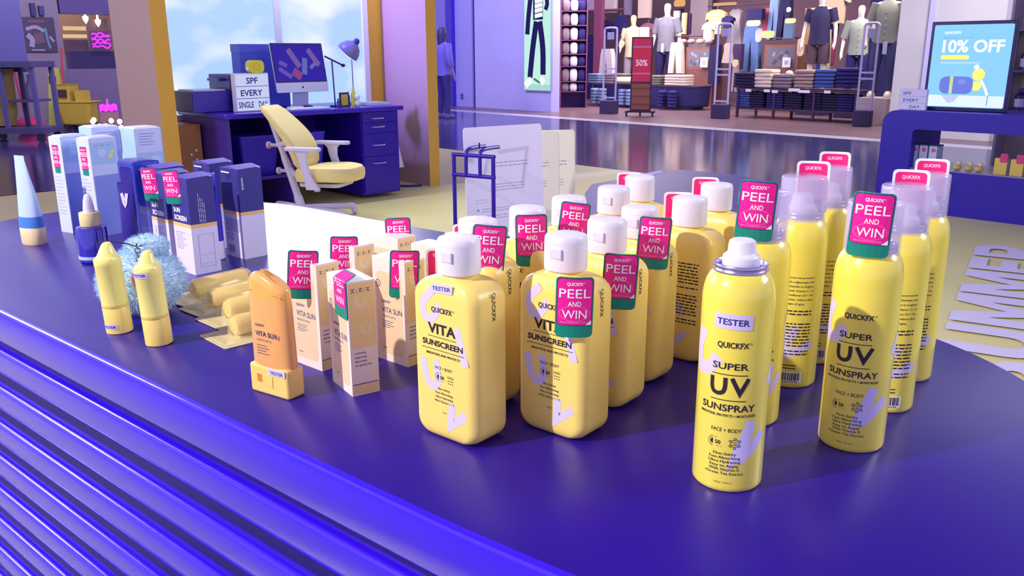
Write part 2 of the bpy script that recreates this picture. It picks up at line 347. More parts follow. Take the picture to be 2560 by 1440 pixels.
def srings(spec): return loft([[(x, y, z) for x, y in stadium(HL, r)] for r, z in spec])
top = MB().add(srings([(RR - 0.02, TZ - 0.046), (RR - 0.003, TZ - 0.046), (RR, TZ - 0.042), (RR, TZ - 0.006), (RR - 0.0018, TZ - 0.0018), (RR - 0.006, TZ)]), 0)
for i in range(len(top.f)):
    zz = [top.v[k][2] for k in top.f[i]]; top.sm[i] = max(zz) - min(zz) > 1e-6
    if min(zz) < TZ - 1e-5: top.m[i] = 1
top.build('counter_top', [NAVY_TOP, RIB], counter)
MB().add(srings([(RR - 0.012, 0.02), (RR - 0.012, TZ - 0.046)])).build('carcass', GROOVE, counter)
z = TZ - 0.0588
k = 0
while z > 0.1:
    h = 0.0430; zz = z
    rb = MB().add(srings([(RR - 0.0125, zz - h), (RR - 0.0095, zz - h), (RR - 0.0072, zz - h + 0.0018), (RR - 0.0050, zz - h + 0.0060), (RR - 0.0022, zz - h * 0.62), (RR - 0.0006, zz - h * 0.36), (RR, zz - 0.0075), (RR - 0.0004, zz - 0.0038), (RR - 0.0018, zz - 0.0014), (RR - 0.0045, zz), (RR - 0.0125, zz)]), 0, True)
    for i in range(len(rb.f)):
        q = [rb.v[j][2] for j in rb.f[i]]
        if max(q) - min(q) < 1e-6: rb.sm[i] = False
    rb.build('side_rib', RIB, counter); z -= 0.0588
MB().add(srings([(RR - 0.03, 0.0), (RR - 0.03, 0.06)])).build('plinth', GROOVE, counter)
# ------------------------------------------------------------------ peel-off tags
TW, TH = 0.0298, 0.0492
def tag_mesh(back=False, sign=1, curl=0.0):
    m = MB()
    def F(l): return lambda x, z: (x, -l * sign + curl * (x * x) * 18 - abs(curl) * 0, z)
    if not back:
        art(m, rpanel(-TW / 2, TW / 2, 0, TH, 0.0035), 0, F(0.0)); art(m, rpanel(-TW / 2 + 0.0009, TW / 2 - 0.0009, 0.0098, TH - 0.0009, 0.003), 4, F(0.00012))
        art(m, rpanel(-TW / 2 + 0.0015, TW / 2 - 0.0015, 0.0104, TH - 0.0015, 0.0026), 1, F(0.00024))
        f = F(0.0004)
        brand(m, 2, f, 0, 0.0425, 0.0036, 0.0127, 'C')
        art(m, text('PEEL', 0.0104, 0, 0.0325, bold=0.004, width=0.0245), 2, f); art(m, text('AND', 0.0054, 0, 0.0258, bold=0.012, width=0.0105), 2, f)
        art(m, text('WIN', 0.0098, 0, 0.0158, bold=0.004, width=0.0195), 2, f)
        art(m, stroke([(0.0118 * math.cos(a) , 0.0197 + 0.0062 * math.sin(a)) for a in [2 * PI * i / 16 for i in range(17)]], 0.00025, 2), 3, f)
        x = -0.011
        for L in (0.003, 0.002, 0.004, 0.0035, 0.002, 0.003): art(m, quad(x, x + L, 0.0122, 0.0127), 3, f); x += L + 0.0006
        art(m, ([(TW / 2 - 0.006, 0.0104), (TW / 2 - 0.0014, 0.0104), (TW / 2 - 0.0014, 0.0142)], [(0, 1, 2)]), 2, f)
    # white paper back
    B = lambda l: (lambda x, z: (-x, (0.0004 + l) * sign + curl * (x * x) * 18, z))
    art(m, rpanel(-TW / 2, TW / 2, 0, TH, 0.0035), 2, B(0.0)); art(m, rpanel(-TW / 2 + 0.0022, TW / 2 - 0.0022, 0.0110, TH - 0.0022, 0.003), 5, B(0.00012))
    g = text('QUICKFX', 0.0042, 0, 0.0412, bold=0.01, width=0.0145); art(m, g, 2, B(0.00026))
    if back:
        art(m, rpanel(-TW / 2, TW / 2, 0, TH, 0.0035), 0, F(0.0)); art(m, rpanel(-TW / 2 + 0.0015, TW / 2 - 0.0015, 0.0104, TH - 0.0015, 0.0026), 1, F(0.00012))
    for i in range(len(m.sm)): m.sm[i] = False
    return m
TAGM = [TEAL, PINK, PURE, PPINK, TAGLINE, mat('tag_back_pink', '#f2187e', 0.4)]
_tm = {}
def add_tag(parent, loc, rz=0.0, tilt=0.0, back=False, roll=0.0):
    k = back
    if k not in _tm:
        o = tag_mesh(back, 1, 0.9 if not back else -0.6).build('peel_off_tag', TAGM); _tm[k] = o.data
    else: o = bpy.data.objects.new('peel_off_tag', _tm[k]); COL.objects.link(o)
    o.parent = parent; o.location = loc; o.rotation_euler = (tilt, roll, rz)
    return o
def local(p, base, rz):
    q = Vector(p) - Vector(base); c, s = math.cos(-rz), math.sin(-rz); return Vector((q.x * c - q.y * s, q.x * s + q.y * c, q.z))
def tag_at(parent, base, rz, dist, dx, z0, face=0.0, tilt=0.0, back=False, roll=0.0):
    """hang a tag 'dist' nearer to the viewer's side than the product axis, dx to the right, bottom edge at z0"""
    b = Vector((base[0], base[1], 0)); d = b.normalized(); r = Vector((d.y, -d.x, 0)); p = b - d * dist + r * dx
    l = local((p.x, p.y, 0), (base[0], base[1], 0), rz); l.z = z0
    a = math.atan2(d.y, d.x) - PI / 2 + face - rz
    return add_tag(parent, l, a, tilt, back, roll)
# ------------------------------------------------------------------ spray cans
CR = 0.0256
def cyl_fn(r, lift): return lambda x, z: ((r + lift) * math.sin(x / r), -(r + lift) * math.cos(x / r), z)
body_prof = [(0.0225, 0.0), (0.0243, 0.0004), (0.0254, 0.002), (CR, 0.004), (CR, 0.139), (0.0254, 0.1455), (0.0246, 0.151), (0.0231, 0.156), (0.0208, 0.160), (0.0188, 0.162)]
def icon_sun(m, mi, f, x, z):
    for i in range(10):
        a = PI * 0.55 + i * PI * 0.9 / 9; art(m, stroke([(x + 0.0027 * math.cos(a), z + 0.0027 * math.sin(a)), (x + 0.0042 * math.cos(a), z + 0.0042 * math.sin(a))], 0.0003, 1), mi, f)
    v = [(x + 0.002 * math.cos(PI / 2 + PI * i / 8), z + 0.002 * math.sin(PI / 2 + PI * i / 8)) for i in range(9)]; art(m, (v, [tuple(range(9))]), mi, f)
    art(m, text('50', 0.0042, x + 0.0036, z - 0.0015, bold=0.02), mi, f); art(m, text('SPF', 0.0012, x + 0.002, z + 0.003), mi, f); art(m, text('PA ++++', 0.0012, x + 0.005, z - 0.0034), mi, f)
def icon_hex(m, mi, f, x, z):
    for i in range(6): a = PI / 6 + i * PI / 3; art(m, ring2(x + 0.0036 * math.cos(a), z + 0.0036 * math.sin(a), 0.0007, 0.0004, 10), mi, f)
    art(m, ring2(x, z, 0.0028, 0.0003, 12), mi, f); art(m, text('UVA', 0.0017, x, z + 0.0003, bold=0.02), mi, f); art(m, text('UVB', 0.0017, x, z - 0.0016, bold=0.02), mi, f)
def front_art(m):
    L = cyl_fn(CR, 0.00012); f = cyl_fn(CR, 0.00025)
    art(m, stroke([(-0.0235, 0.1215), (-0.029, 0.107), (-0.0265, 0.094), (-0.0175, 0.0935), (-0.0085, 0.1035)], 0.0095, 6), 1, L)   # U
    art(m, stroke([(0.0185, 0.0560), (0.0070, 0.0235), (0.030, 0.0460)], 0.0088, 8, True), 1, L)   # V
    art(m, stroke([(0.034, 0.082), (0.048, 0.104), (0.052, 0.078)], 0.009, 6), 1, L)
    brand(m, 2, f, 0.001, 0.1115, 0.0058, 0.0221, 'C')
    art(m, text('SUPER', 0.0068, 0, 0.0955, bold=0.018, width=0.0255), 2, f); art(m, quad(-0.0128, 0.0128, 0.0912, 0.0918, 10), 2, f)
    art(m, stroke([(-0.0125, 0.0892), (-0.0124, 0.0820), (-0.0110, 0.0782), (-0.0076, 0.0770), (-0.0042, 0.0782), (-0.0028, 0.0820), (-0.0027, 0.0892)], 0.0030, 4), 2, f); art(m, stroke([(0.0018, 0.0892), (0.0077, 0.0778), (0.0136, 0.0892)], 0.0030, 5, True), 2, f); art(m, quad(-0.0128, 0.0128, 0.0719, 0.0725, 10), 2, f)
    art(m, text('SUNSPRAY', 0.0072, 0, 0.0640, bold=0.018, width=0.0400), 2, f)
    art(m, text('BRIGHTENS, PROTECTS + MOISTURIZES', 0.0026, 0, 0.0598, bold=0.02, width=0.0420), 2, f)
    art(m, text('FACE + BODY', 0.0040, 0, 0.0480, bold=0.004, width=0.0215), 2, f)
    icon_sun(m, 2, f, -0.009, 0.0395); icon_hex(m, 2, f, 0.0068, 0.0395)
    for i, s in enumerate(('Non-Sticky', 'Fast-Absorbing', 'Ultra Hydrating', 'Easy to Apply', 'With Vitamin E', '+Green Tea Extract')):
        art(m, text(s, 0.0030, 0.0, 0.0300 - i * 0.0031, bold=0.006, width=(0.0165, 0.0225, 0.023, 0.021, 0.022, 0.0285)[i]), 2, f)
    art(m, text('150ml / 5.0 fl.oz', 0.0017, 0, 0.0075, width=0.0125), 2, f)
def back_art(m):
    L = lambda x, z: cyl_fn(CR, 0.00012)(x + PI * CR, z); f = lambda x, z: cyl_fn(CR, 0.00025)(x + PI * CR, z); f3 = lambda x, z: cyl_fn(CR, 0.0003)(x + PI * CR, z)
    art(m, stroke([(0.004, 0.062), (-0.012, 0.031), (0.021, 0.045)], 0.009, 8, True), 1, L)
    para = ['Broad spectrum sun protection', 'SPF 50 with a lightweight feel', 'with Niacinamide to brighten', 'Enriched with Vitamin C + E', 'and Aloe, Sunflower Oil + Tea', 'to moisturize, reduce dark', 'spots and signs of aging.']
    for i, s in enumerate(para): art(m, text(s, 0.0026, -0.017, 0.1085 - i * 0.0042, 'L', 0.006, width=0.034 if i < 6 else 0.026), 2, f)
    for (z0, z1, sd) in ((0.0705, 0.0765, 1), (0.041, 0.064, 2), (0.0335, 0.037, 3)): words(m, 2, f, -0.017, 0.017, z0, z1, 0.0031, 0.0012, sd)
    for z, s in ((0.0225, '@sunsprayhq'), (0.0195, 'www.sunspray.example')):
        art(m, disc(-0.0135, z + 0.0008, 0.0009, 10), 2, f); art(m, quad(-0.011, 0.006, z + 0.0002, z + 0.0011, 6), 2, f)
    barcode(m, 3, 2, f, f3, -0.0115, 0.0125, 0.0055, 0.0165)
canb = MB().add(lathe(body_prof, 64), 0, True); front_art(canb); back_art(canb)
CANBODY = canb.build('can_body', [YELC, LAV, INK, PURE]).data
ring = MB().add(lathe([(0.0168, 0.1605), (0.0186, 0.1612), (0.0192, 0.1625), (0.0192, 0.1632), (0.0186, 0.1640), (0.0184, 0.1646), (0.0190, 0.1652), (0.0192, 0.1664), (0.0186, 0.1676), (0.0176, 0.1678), (0.0168, 0.1668), (0.0162, 0.1635), (0.0135, 0.1625), (0.0100, 0.1620)], 48), 0, True)
RINGD = ring.build('crimped_rim', METAL).data
act = MB().add(lathe([(0.0128, 0.1612), (0.0131, 0.1622), (0.0131, 0.1712), (0.0126, 0.1728), (0.0112, 0.1738), (0.0104, 0.1744), (0.0100, 0.1752), (0.0094, 0.1815), (0.0088, 0.1832), (0.0070, 0.1842), (0.0030, 0.1836), (0, 0.1834)], 40), 0, True)
ACTD = act.build('spray_nozzle', [WHITE, INK]).data
capm = MB().add(lathe([(0.0212, 0.1545), (0.0213, 0.1575), (0.0209, 0.1590), (0.0206, 0.1985), (0.0200, 0.2000), (0.0188, 0.2007), (0.0, 0.2008)], 48), 0, True)
capm.add(lathe([(0.0196, 0.1600), (0.0194, 0.1975), (0.0, 0.1985)], 40), 0, True)
CAPD = capm.build('clear_cap', CLEAR).data
for dd in ('can_body', 'crimped_rim', 'spray_nozzle', 'clear_cap'):
    bpy.data.objects.remove(bpy.data.objects[dd])
def part(name, data, parent):
    o = bpy.data.objects.new(name, data); COL.objects.link(o); o.parent = parent; return o
GC = 'yellow spray cans on the counter'
def spray_can(x, y, rz, label, tester=False):
    t = thing('spray_can', label, 'spray can', (x, y, TZ), rz, GC)
    part('can_body', CANBODY, t); part('crimped_rim', RINGD, t); part('spray_nozzle', ACTD, t)
    if tester:
        m = MB(); f0 = cyl_fn(CR, 0.0003); f1 = cyl_fn(CR, 0.00045)
        R = lambda f: (lambda x, z: f(x * math.cos(-0.02) - z * math.sin(-0.02), 0.1305 + x * math.sin(-0.02) + z * math.cos(-0.02)))
        art(m, rpanel(-0.0135, 0.0135, -0.0055, 0.0055, 0.001, 10, 3), 0, R(f0)); art(m, text('TESTER', 0.0062, 0, -0.0023, bold=0.02, width=0.0225), 1, R(f1)); m.build('tester_sticker', [LBL, INKB], t)
    else: part('clear_cap', CAPD, t)
    return t
D = math.radians
spray_can(0.1620, 0.5850, D(-21), 'yellow spray can without its cap, marked tester, nearest of the cans', True)
CANS = [(0.2800, 0.6478, -33, 'tagged yellow spray can facing us at the front of the right column', 1),
        (0.2085, 0.6980, -20, 'tagged yellow spray can directly behind the uncapped tester can', 1),
        (0.2710, 0.7860, 162, 'yellow spray can turned with barcode to us, third in the left column', 0),
        (0.3187, 0.8507, 160, 'rearmost yellow spray can of the left column, mostly hidden by the tagged can', 0),
        (0.3390, 0.7260, 163, 'yellow spray can turned with barcode to us, second in the right column', 0),
        (0.3910, 0.8000, 156, 'yellow spray can turned with barcode to us, rearmost of the right column', 0)]
TG = [(0.024, -0.0030, 0.1605, 0.04), (0.024, -0.0066, 0.1625, 0.05), (-0.0215, 0.0070, 0.1625, 0), (-0.0215, 0.0028, 0.1638, 0), (-0.0215, 0.002, 0.1620, 0), (-0.0215, 0.003, 0.1625, 0)]
for (x, y, a, lb, fr), (ds, dx, z0, rl) in zip(CANS, TG):
    t = spray_can(x, y, D(a), lb)
    tag_at(t, (x, y), D(a), ds, dx, z0, 0.0 if fr else PI, 0, not fr and False, rl)
# ------------------------------------------------------------------ flip-top bottles
BW, BD, BH = 0.0705, 0.0435, 0.1375
def bottle_rings():
    R = []; r0 = 0.0150
    def ring(z, w, d, r): R.append([(x, y, z) for x, y in rrect(w, d, r, 8)])
    for k in range(0, 9):
        a = PI / 2 * k / 8; ins = r0 * (1 - math.sin(a)); z = r0 * (1 - math.cos(a)); di = 0.006 * (1 - math.sin(a)) ** 1.5
        ring(max(z, 0), BW - 2 * ins, BD - 2 * di, min(0.0095, (BD - 2 * di) / 2 - 0.0005))
    for k in range(0, 9):
        a = PI / 2 * k / 8; ins = 0.0170 * (1 - math.cos(a)); z = BH - 0.0175 + 0.0165 * math.sin(a); di = 0.0065 * (1 - math.cos(a)) ** 1.3
        ring(z, BW - 2 * ins, BD - 2 * di, min(0.0095, (BD - 2 * di) / 2 - 0.0005))
    ring(BH + 0.0005, 0.0330, 0.0300, 0.0149); ring(BH + 0.0022, 0.0290, 0.0290, 0.0144); ring(BH + 0.0060, 0.0290, 0.0290, 0.0144)
    return R
bb = MB().add(loft(bottle_rings()), 0, True)
def bottle_art(m):
    L = flat(-BD / 2, 0.00012); f = flat(-BD / 2, 0.00026)
    art(m, stroke([(-0.0095, 0.1285), (-0.0205, 0.1165), (-0.0185, 0.1055), (-0.0105, 0.1045), (-0.0015, 0.1165)], 0.0072, 6), 1, L)
    art(m, stroke([(0.0165, 0.1010), (0.0255, 0.0705)], 0.0075, 3), 1, L)
    art(m, stroke([(-0.0225, 0.0690), (-0.0195, 0.0545), (-0.0135, 0.0462), (-0.0062, 0.0500), (-0.0072, 0.0700)], 0.0072, 6), 1, L)
    art(m, stroke([(0.0098, 0.0350), (0.0080, 0.0155), (0.0245, 0.0290)], 0.0072, 3, True), 1, L)
    brand(m, 2, f, 0.0005, 0.1105, 0.0060, 0.0230, 'C')
    art(m, text('VITA', 0.0118, 0.0, 0.0925, bold=0.03, width=0.0310), 2, f); art(m, quad(-0.0160, 0.0160, 0.0893, 0.0898), 2, f)
    art(m, text('SUNSCREEN', 0.0066, 0.0005, 0.0817, bold=0.032, width=0.0450), 2, f); art(m, quad(-0.0230, 0.0245, 0.0783, 0.0788), 2, f)
    art(m, text('BRIGHTENS AND PROTECTS', 0.0027, 0.0008, 0.0738, bold=0.02, width=0.0375), 2, f)
    art(m, text('FACE + BODY', 0.0035, 0.001, 0.0622, bold=0.004, width=0.0195), 2, f)
    icon_sun(m, 2, f, -0.0045, 0.0555)
    art(m, quad(0.0052, 0.0118, 0.0542, 0.0547), 2, f)
    for i in range(3): art(m, ring2(0.0062 + 0.0023 * i, 0.0574, 0.0008, 0.0003, 8), 2, f); art(m, quad(0.0057 + 0.0023 * i, 0.0067 + 0.0023 * i, 0.0518, 0.0526), 2, f)
    for i, (s, wd) in enumerate((('Non-Sticky', 0.0135), ('Fast-Absorbing', 0.0195), ('Ultra Hydrating', 0.0195), ('With Vitamin C + E', 0.0225))): art(m, text(s, 0.0027, 0.001, 0.0445 - i * 0.0037, bold=0.006, width=wd), 2, f)
    art(m, text('250ml', 0.0016, 0.001, 0.0245, width=0.005), 2, f)
    # side lettering and printed back
    sd = lambda x, z: (BW / 2 + 0.0002, x, z); g = text('QUICKFX', 0.0058, 0, 0, bold=0.014, width=0.0235, rot=-PI / 2); art(m, ([(a + -0.0005, b + 0.117) for a, b in g[0]], g[1]), 2, sd)
    Lb = lambda x, z: (-x, BD / 2 + 0.00012, z); fb = lambda x, z: (-x, BD / 2 + 0.00026, z); fc = lambda x, z: (-x, BD / 2 + 0.00032, z)
    art(m, stroke([(-0.008, 0.075), (0.008, 0.050)], 0.0075, 3), 1, Lb); art(m, stroke([(-0.012, 0.032), (0.0, 0.020), (0.012, 0.032)], 0.0075, 4), 1, Lb)
    for (z0, z1, s) in ((0.083, 0.104, 5), (0.077, 0.079, 6), (0.048, 0.071, 7), (0.0415, 0.045, 8)): words(m, 2, fb, -0.024, 0.024, z0, z1, 0.0033, 0.0013, s)
    barcode(m, 3, 2, fb, fc, -0.022, 0.0, 0.022, 0.033)
bottle_art(bb)
BODYD = bb.build('bottle_body', [YELB, LAV, INK, PURE]).data
cp = MB(); RC = []
for (z, w, d) in ((0.1405, 0.0345, 0.0325), (0.1408, 0.0352, 0.0332), (0.1420, 0.0356, 0.0336), (0.1640, 0.0352, 0.0332), (0.1672, 0.0345, 0.0325), (0.1688, 0.0325, 0.0305), (0.1695, 0.0280, 0.0262)): RC.append([(x, y, z) for x, y in rrect(w, d, d / 2 - 0.0005, 8)])
cp.add(loft(RC), 0, True)
cp.add(slab(0.0115, 0.0012, 0.1515, 0.1600, 0.0005, 0.0004, 2, 0.002, -0.0168), 0); cp.add(box(-0.0030, 0.0070, -0.01755, -0.0170, 0.1524, 0.1592), 1)
art(cp, stroke([(0.0178 * math.cos(a), 0.0168 * math.sin(a)) for a in [2 * PI * i / 24 for i in range(25)]], 0.0006, 1), 1, lambda x, y: (x, y, 0.1636))
CPD = cp.build('flip_cap', [WHITE, mat('cap_shadow_line', '#d9d5f0', 0.4)]).data
for dd in ('bottle_body', 'flip_cap'): bpy.data.objects.remove(bpy.data.objects[dd])
GB = 'flip-top sunscreen bottles on the counter'
def bottle(x, y, rz, label):
    t = thing('sunscreen_bottle', label, 'bottle', (x, y, TZ), rz, GB); part('bottle_body', BODYD, t); part('flip_cap', CPD, t); return t
BRZ = D(-40)
t = bottle(-0.0425, 0.6660, BRZ, 'yellow flip-top bottle with a small tester sticker, nearest of the left bottles')
m = MB(); f0 = flat(-BD / 2, 0.0003); f1 = flat(-BD / 2, 0.0004); q = lambda f: (lambda x, z: f(0.0010 + x, 0.1310 + z + 0.06 * x))
art(m, rpanel(-0.0118, 0.0118, -0.0038, 0.0038, 0.0008), 0, q(f0)); art(m, text('TESTER', 0.0046, 0, -0.0017, bold=0.02, width=0.0205), 1, q(f1)); m.build('tester_sticker', [LBL, INKB], t)
BOT = [(0.0440, 0.6770, -40, 'yellow bottle with a low pink tag across its label, beside the tester bottle', (0.0385, 0.0068, 0.0935, 0.02, 0.02)),
       (-0.0300, 0.7430, -40, 'tagged yellow bottle just behind the tester bottle', (0.030, 0.0062, 0.1200, 0.05, 0.10)),
       (0.0150, 0.8030, -40, 'yellow bottle with a creased pink tag, third back in the left row', (0.030, 0.0045, 0.1180, 0.05, -0.02)),
       (0.0585, 0.8630, -40, 'yellow bottle with tilted pink tag, fourth back beside the wire stand', (0.030, 0.0020, 0.1190, 0.05, 0.12)),
       (0.0845, 0.7420, -40, 'tagged yellow bottle behind the bottle with the low tag', (0.0385, 0.0108, 0.0970, 0.02, 0.05)),
       (0.1225, 0.8040, -40, 'tagged yellow bottle third back in the middle row, left of the dark printed back', (0.036, 0.0122, 0.1165, 0.02, 0.06)),
       (0.1121, 0.9300, -40, 'plain white capped yellow bottle behind the middle row, no tag in view', None),
       (0.1533, 1.0150, 142, 'farthest yellow bottle with a pink tag edge left of its cap', (-0.02, -0.0130, 0.1210, PI, 0)),
       (0.1817, 0.8600, 142, 'yellow bottle turned round with printed text and barcode to us', (-0.022, -0.0120, 0.1210, PI, 0)),
       (0.2300, 0.9500, 142, 'yellow bottle turned round at the back, right of the barcode bottle', (-0.02, -0.0130, 0.1240, PI, 0))]
for x, y, a, lb, tg in BOT:
    t = bottle(x, y, D(a), lb)
    if tg: tag_at(t, (x, y), D(a), tg[0], tg[1], tg[2], tg[3], 0, False, tg[4])
# ------------------------------------------------------------------ cream cartons with tags
CW, CD, CH = 0.0495, 0.0275, 0.1100
CREAM = mat('carton_cream', '#efdfd6', 0.5); PEACH = mat('carton_peach', '#f0d29a', 0.45); PEACHF = mat('carton_front_peach', '#e9cdaa', 0.4)
cb = MB().add(box(-CW / 2, CW / 2, -CD / 2, CD / 2, 0, CH), 0)
f = flat(-CD / 2, 0.0001); f2 = flat(-CD / 2, 0.0002)
art(cb, rpanel(-0.0195, 0.0195, 0.008, 0.096, 0.006), 1, f)
art(cb, ring2(-0.0165, 0.0830, 0.0030, 0.0008), 3, f2); art(cb, stroke([(-0.0165, 0.0848), (-0.0165, 0.0830), (-0.0152, 0.0822)], 0.0008, 2), 3, f2)
brand(cb, 3, f2, -0.0125, 0.0635, 0.0036, 0.0136, 'L'); art(cb, text('VITA SUN', 0.0082, -0.0125, 0.0530, 'L', 0.006, width=0.0310), 3, f2)
art(cb, text('SUNSTICK SPF 50', 0.0032, -0.0125, 0.0478, 'L', 0.0, width=0.0210), 3, f2)
for i, wd in enumerate((0.017, 0.014, 0.018, 0.012)): art(cb, quad(-0.0125, -0.0125 + wd, 0.0435 - i * 0.0022, 0.0441 - i * 0.0022), 3, f2)
art(cb, quad(-0.0125, -0.006, 0.014, 0.0147), 3, f2)
S1 = lambda x, z: (CW / 2 + 0.0001, x, z); S2 = lambda x, z: (CW / 2 + 0.0002, x, z)
art(cb, quad(-CD / 2 + 0.0015, CD / 2 - 0.0012, 0.047, 0.1085), 2, S1); art(cb, quad(-CD / 2 + 0.0015, CD / 2 - 0.0012, 0.001, 0.0105), 2, S1); art(cb, quad(-CD / 2 + 0.001, CD / 2 - 0.001, 0.0108, 0.0116), 3, S2)
for i in range(3):
    xx = -0.0085 + i * 0.0075
    art(cb, stroke([(xx - 0.0018, 0.1035), (xx + 0.0018, 0.1035)], 0.0006, 1), 3, S2); art(cb, stroke([(xx - 0.0012, 0.1000), (xx, 0.1025), (xx + 0.0012, 0.1000)], 0.0006, 2), 3, S2)
    if i: art(cb, quad(xx - 0.0040, xx - 0.0037, 0.0995, 0.1035), 3, S2)
art(cb, stroke([(-0.006, 0.096), (-0.0045, 0.088), (0.001, 0.087), (0.004, 0.092)], 0.0045, 4), 4, S2); art(cb, stroke([(-0.001, 0.068), (0.0005, 0.061), (0.006, 0.061), (0.0075, 0.068)], 0.0045, 4), 4, S2)
for i, s in enumerate(('moisturizing,', 'brightening,', 'lightweight,', 'non-greasy stick')): art(cb, text(s, 0.0028, -0.0095, 0.0410 - i * 0.0040, 'L', 0.004, width=(0.0115, 0.012, 0.012, 0.0165)[i]), 3, S2)
CARTM = [CREAM, PEACHF, PEACH, INKB, mat('carton_letter', '#f0dcb4', 0.4)]
CARTD = cb.build('carton', CARTM).data
fl = MB().add(box(-CW / 2, CW / 2, -CD / 2, CD / 2, CH, CH + 0.0005), 0).add(box(-CW / 2 + 0.001, CW / 2 - 0.001, CD / 2 - 0.0015, CD / 2 - 0.0011, CH + 0.0005, CH + 0.0007), 1)
FLD = fl.build('carton_flap', [CREAM, mm('#b9a9b4')]).data
bpy.data.objects.remove(bpy.data.objects['carton']); bpy.data.objects.remove(bpy.data.objects['carton_flap'])
def carton(x, y, a, label, tagspec=None):
    t = thing('sunstick_carton', label, 'box', (x, y, TZ), D(a), 'cream sunstick cartons'); part('carton_body', CARTD, t); part('carton_flap', FLD, t)
    if tagspec: tag_at(t, (x, y), D(a), *tagspec)
    return t
carton(-0.2020, 0.8370, -41, 'cream carton with upright pink tag standing behind the orange sunstick', (0.0215, -0.0120, 0.0755, 0.05, 0, False, 0.10))
t = carton(-0.1515, 0.7715, -57, 'slim cream carton with a bent tag over its top, front and centre of the cartons')
# tag folded over the top edge of this carton
m = MB(); FD = lambda x, z: (x, -0.0006, z) if z < 0.036 else (x, -0.0006 + (z - 0.036) * 0.9, 0.036 + (z - 0.036) * 0.45)
art(m, rpanel(-TW / 2, TW / 2, 0, TH, 0.0035, 4, 24), 0, FD); lift = lambda x, z: (FD(x, z)[0], FD(x, z)[1] - 0.0003, FD(x, z)[2] + 0.0002); lift2 = lambda x, z: (FD(x, z)[0], FD(x, z)[1] - 0.0005, FD(x, z)[2] + 0.0004)
art(m, rpanel(-TW / 2 + 0.0015, TW / 2 - 0.0015, 0.0104, TH - 0.0015, 0.0026, 4, 24), 1, lift); art(m, text('PEEL', 0.0095, 0, 0.0300, bold=0.004, width=0.0225), 2, lift2); art(m, text('AND', 0.0054, 0, 0.0235, bold=0.012, width=0.0105), 2, lift2); art(m, text('WIN', 0.0092, 0, 0.0135, bold=0.004, width=0.0185), 2, lift2)
m.build('peel_off_tag', TAGM, t, (-0.0048 + 0.0145, -CD / 2 - 0.0004, CH - 0.0355))
carton(-0.1165, 0.8480, -41, 'cream carton with tag just left of the tester bottle, dark front', (0.0215, 0.0045, 0.0720, 0.06, 0, False, 0.06))
carton(-0.1790, 0.9190, -41, 'cream carton with tag in the second row, behind the slim carton', (0.0215, -0.0080, 0.0720, 0.05, 0, False, 0.06))
t = carton(-0.1380, 0.9620, -41, 'farthest cream carton with a pink tag lying on its top')
tag_at(t, (-0.1380, 0.9620), D(-41), 0.004, 0.008, CH - 0.030, 0.05, -0.25)
carton(-0.0830, 0.9080, -41, 'cream carton peeking out behind the tester bottle cap', (0.018, 0.004, 0.0600, PI, 0))
t = carton(-0.0500, 0.9600, -41, 'rear cream carton hidden behind the bottle caps, pink tag at its side')
tag_at(t, (-0.0500, 0.9600), D(-41), -0.016, -0.003, 0.0700, PI)
# ------------------------------------------------------------------ sunstick tester
ST = thing('sunstick', 'peach sunstick tester with clear domed cover standing on its yellow cap', 'sunstick', (-0.2230, 0.7570, TZ), D(-33))
SWD, SDP = 0.0520, 0.0215
m = MB().add(slab(SWD, SDP, 0, 0.0285, 0.0035, 0.0022, 5), 0)
m.add(box(-0.0150, -0.0075, -SDP / 2 - 0.0002, -SDP / 2 + 0.001, 0.0115, 0.0195), 1); m.add(box(-0.0075, 0.0060, -SDP / 2 - 0.0006, -SDP / 2 + 0.001, 0.0085, 0.0195), 0)
m.build('stick_cap', [mat('stick_cap_yellow', '#f7d477', 0.35), mat('slot_orange', '#d98a2c', 0.5)], ST)
def oval_rings(spec, n=36, p=2.6):
    out = []
    for (w_, d_, z, dx) in spec:
        r = []
        for i in range(n):
            a = 2 * PI * i / n; c, s = math.cos(a), math.sin(a); r.append((dx + w_ / 2 * math.copysign(abs(c) ** (2 / p), c), d_ / 2 * math.copysign(abs(s) ** (2 / p), s), z))
        out.append(r)
    return out
ORG = mat('stick_peach_plastic', '#f0ae6a', 0.3, spec=0.5, coat=0.3)
m = MB().add(loft(oval_rings([(0.0510, 0.0200, 0.0275, 0), (0.0514, 0.0206, 0.0300, 0), (0.0500, 0.0198, 0.0890, -0.0008), (0.0495, 0.0192, 0.0930, -0.0008)])), 0, True)
f = flat(-0.0103, 0.0002)
brand(m, 1, f, -0.0130, 0.0675, 0.0030, 0.0122, 'L'); art(m, text('VITA SUN', 0.0068, -0.0130, 0.0580, 'L', 0.012, width=0.0290), 1, f); art(m, text('SUNSTICK SPF 50', 0.0030, -0.0125, 0.0530, 'L', 0, width=0.0200), 1, f)
for i, wd in enumerate((0.014, 0.016, 0.013, 0.016)): art(m, quad(-0.0125, -0.0125 + wd, 0.0485 - i * 0.0027, 0.0491 - i * 0.0027), 1, f)
m.build('stick_body', [ORG, INKB], ST)
dm = []
for k in range(9):
    a = k / 8; z = 0.0925; dm.append(None)
base = oval_rings([(0.0495, 0.0192, 0.0930, -0.0008)])[0]
topz = lambda x: 0.1185 - 0.0125 * max(0, (x + 0.010) / 0.032) ** 1.3 - 0.006 * max(0, (-0.012 - x) / 0.011) ** 2
def dome(u): return [((x + 0.0008) * (1 - 0.0 * u) * (1 - 0.10 * u ** 4) - 0.0008, y * math.sqrt(max(1 - (u * 0.93) ** 3, 0)), z + (topz(x) - z) * (1 - (1 - u) ** 1.7)) for x, y, z in base]
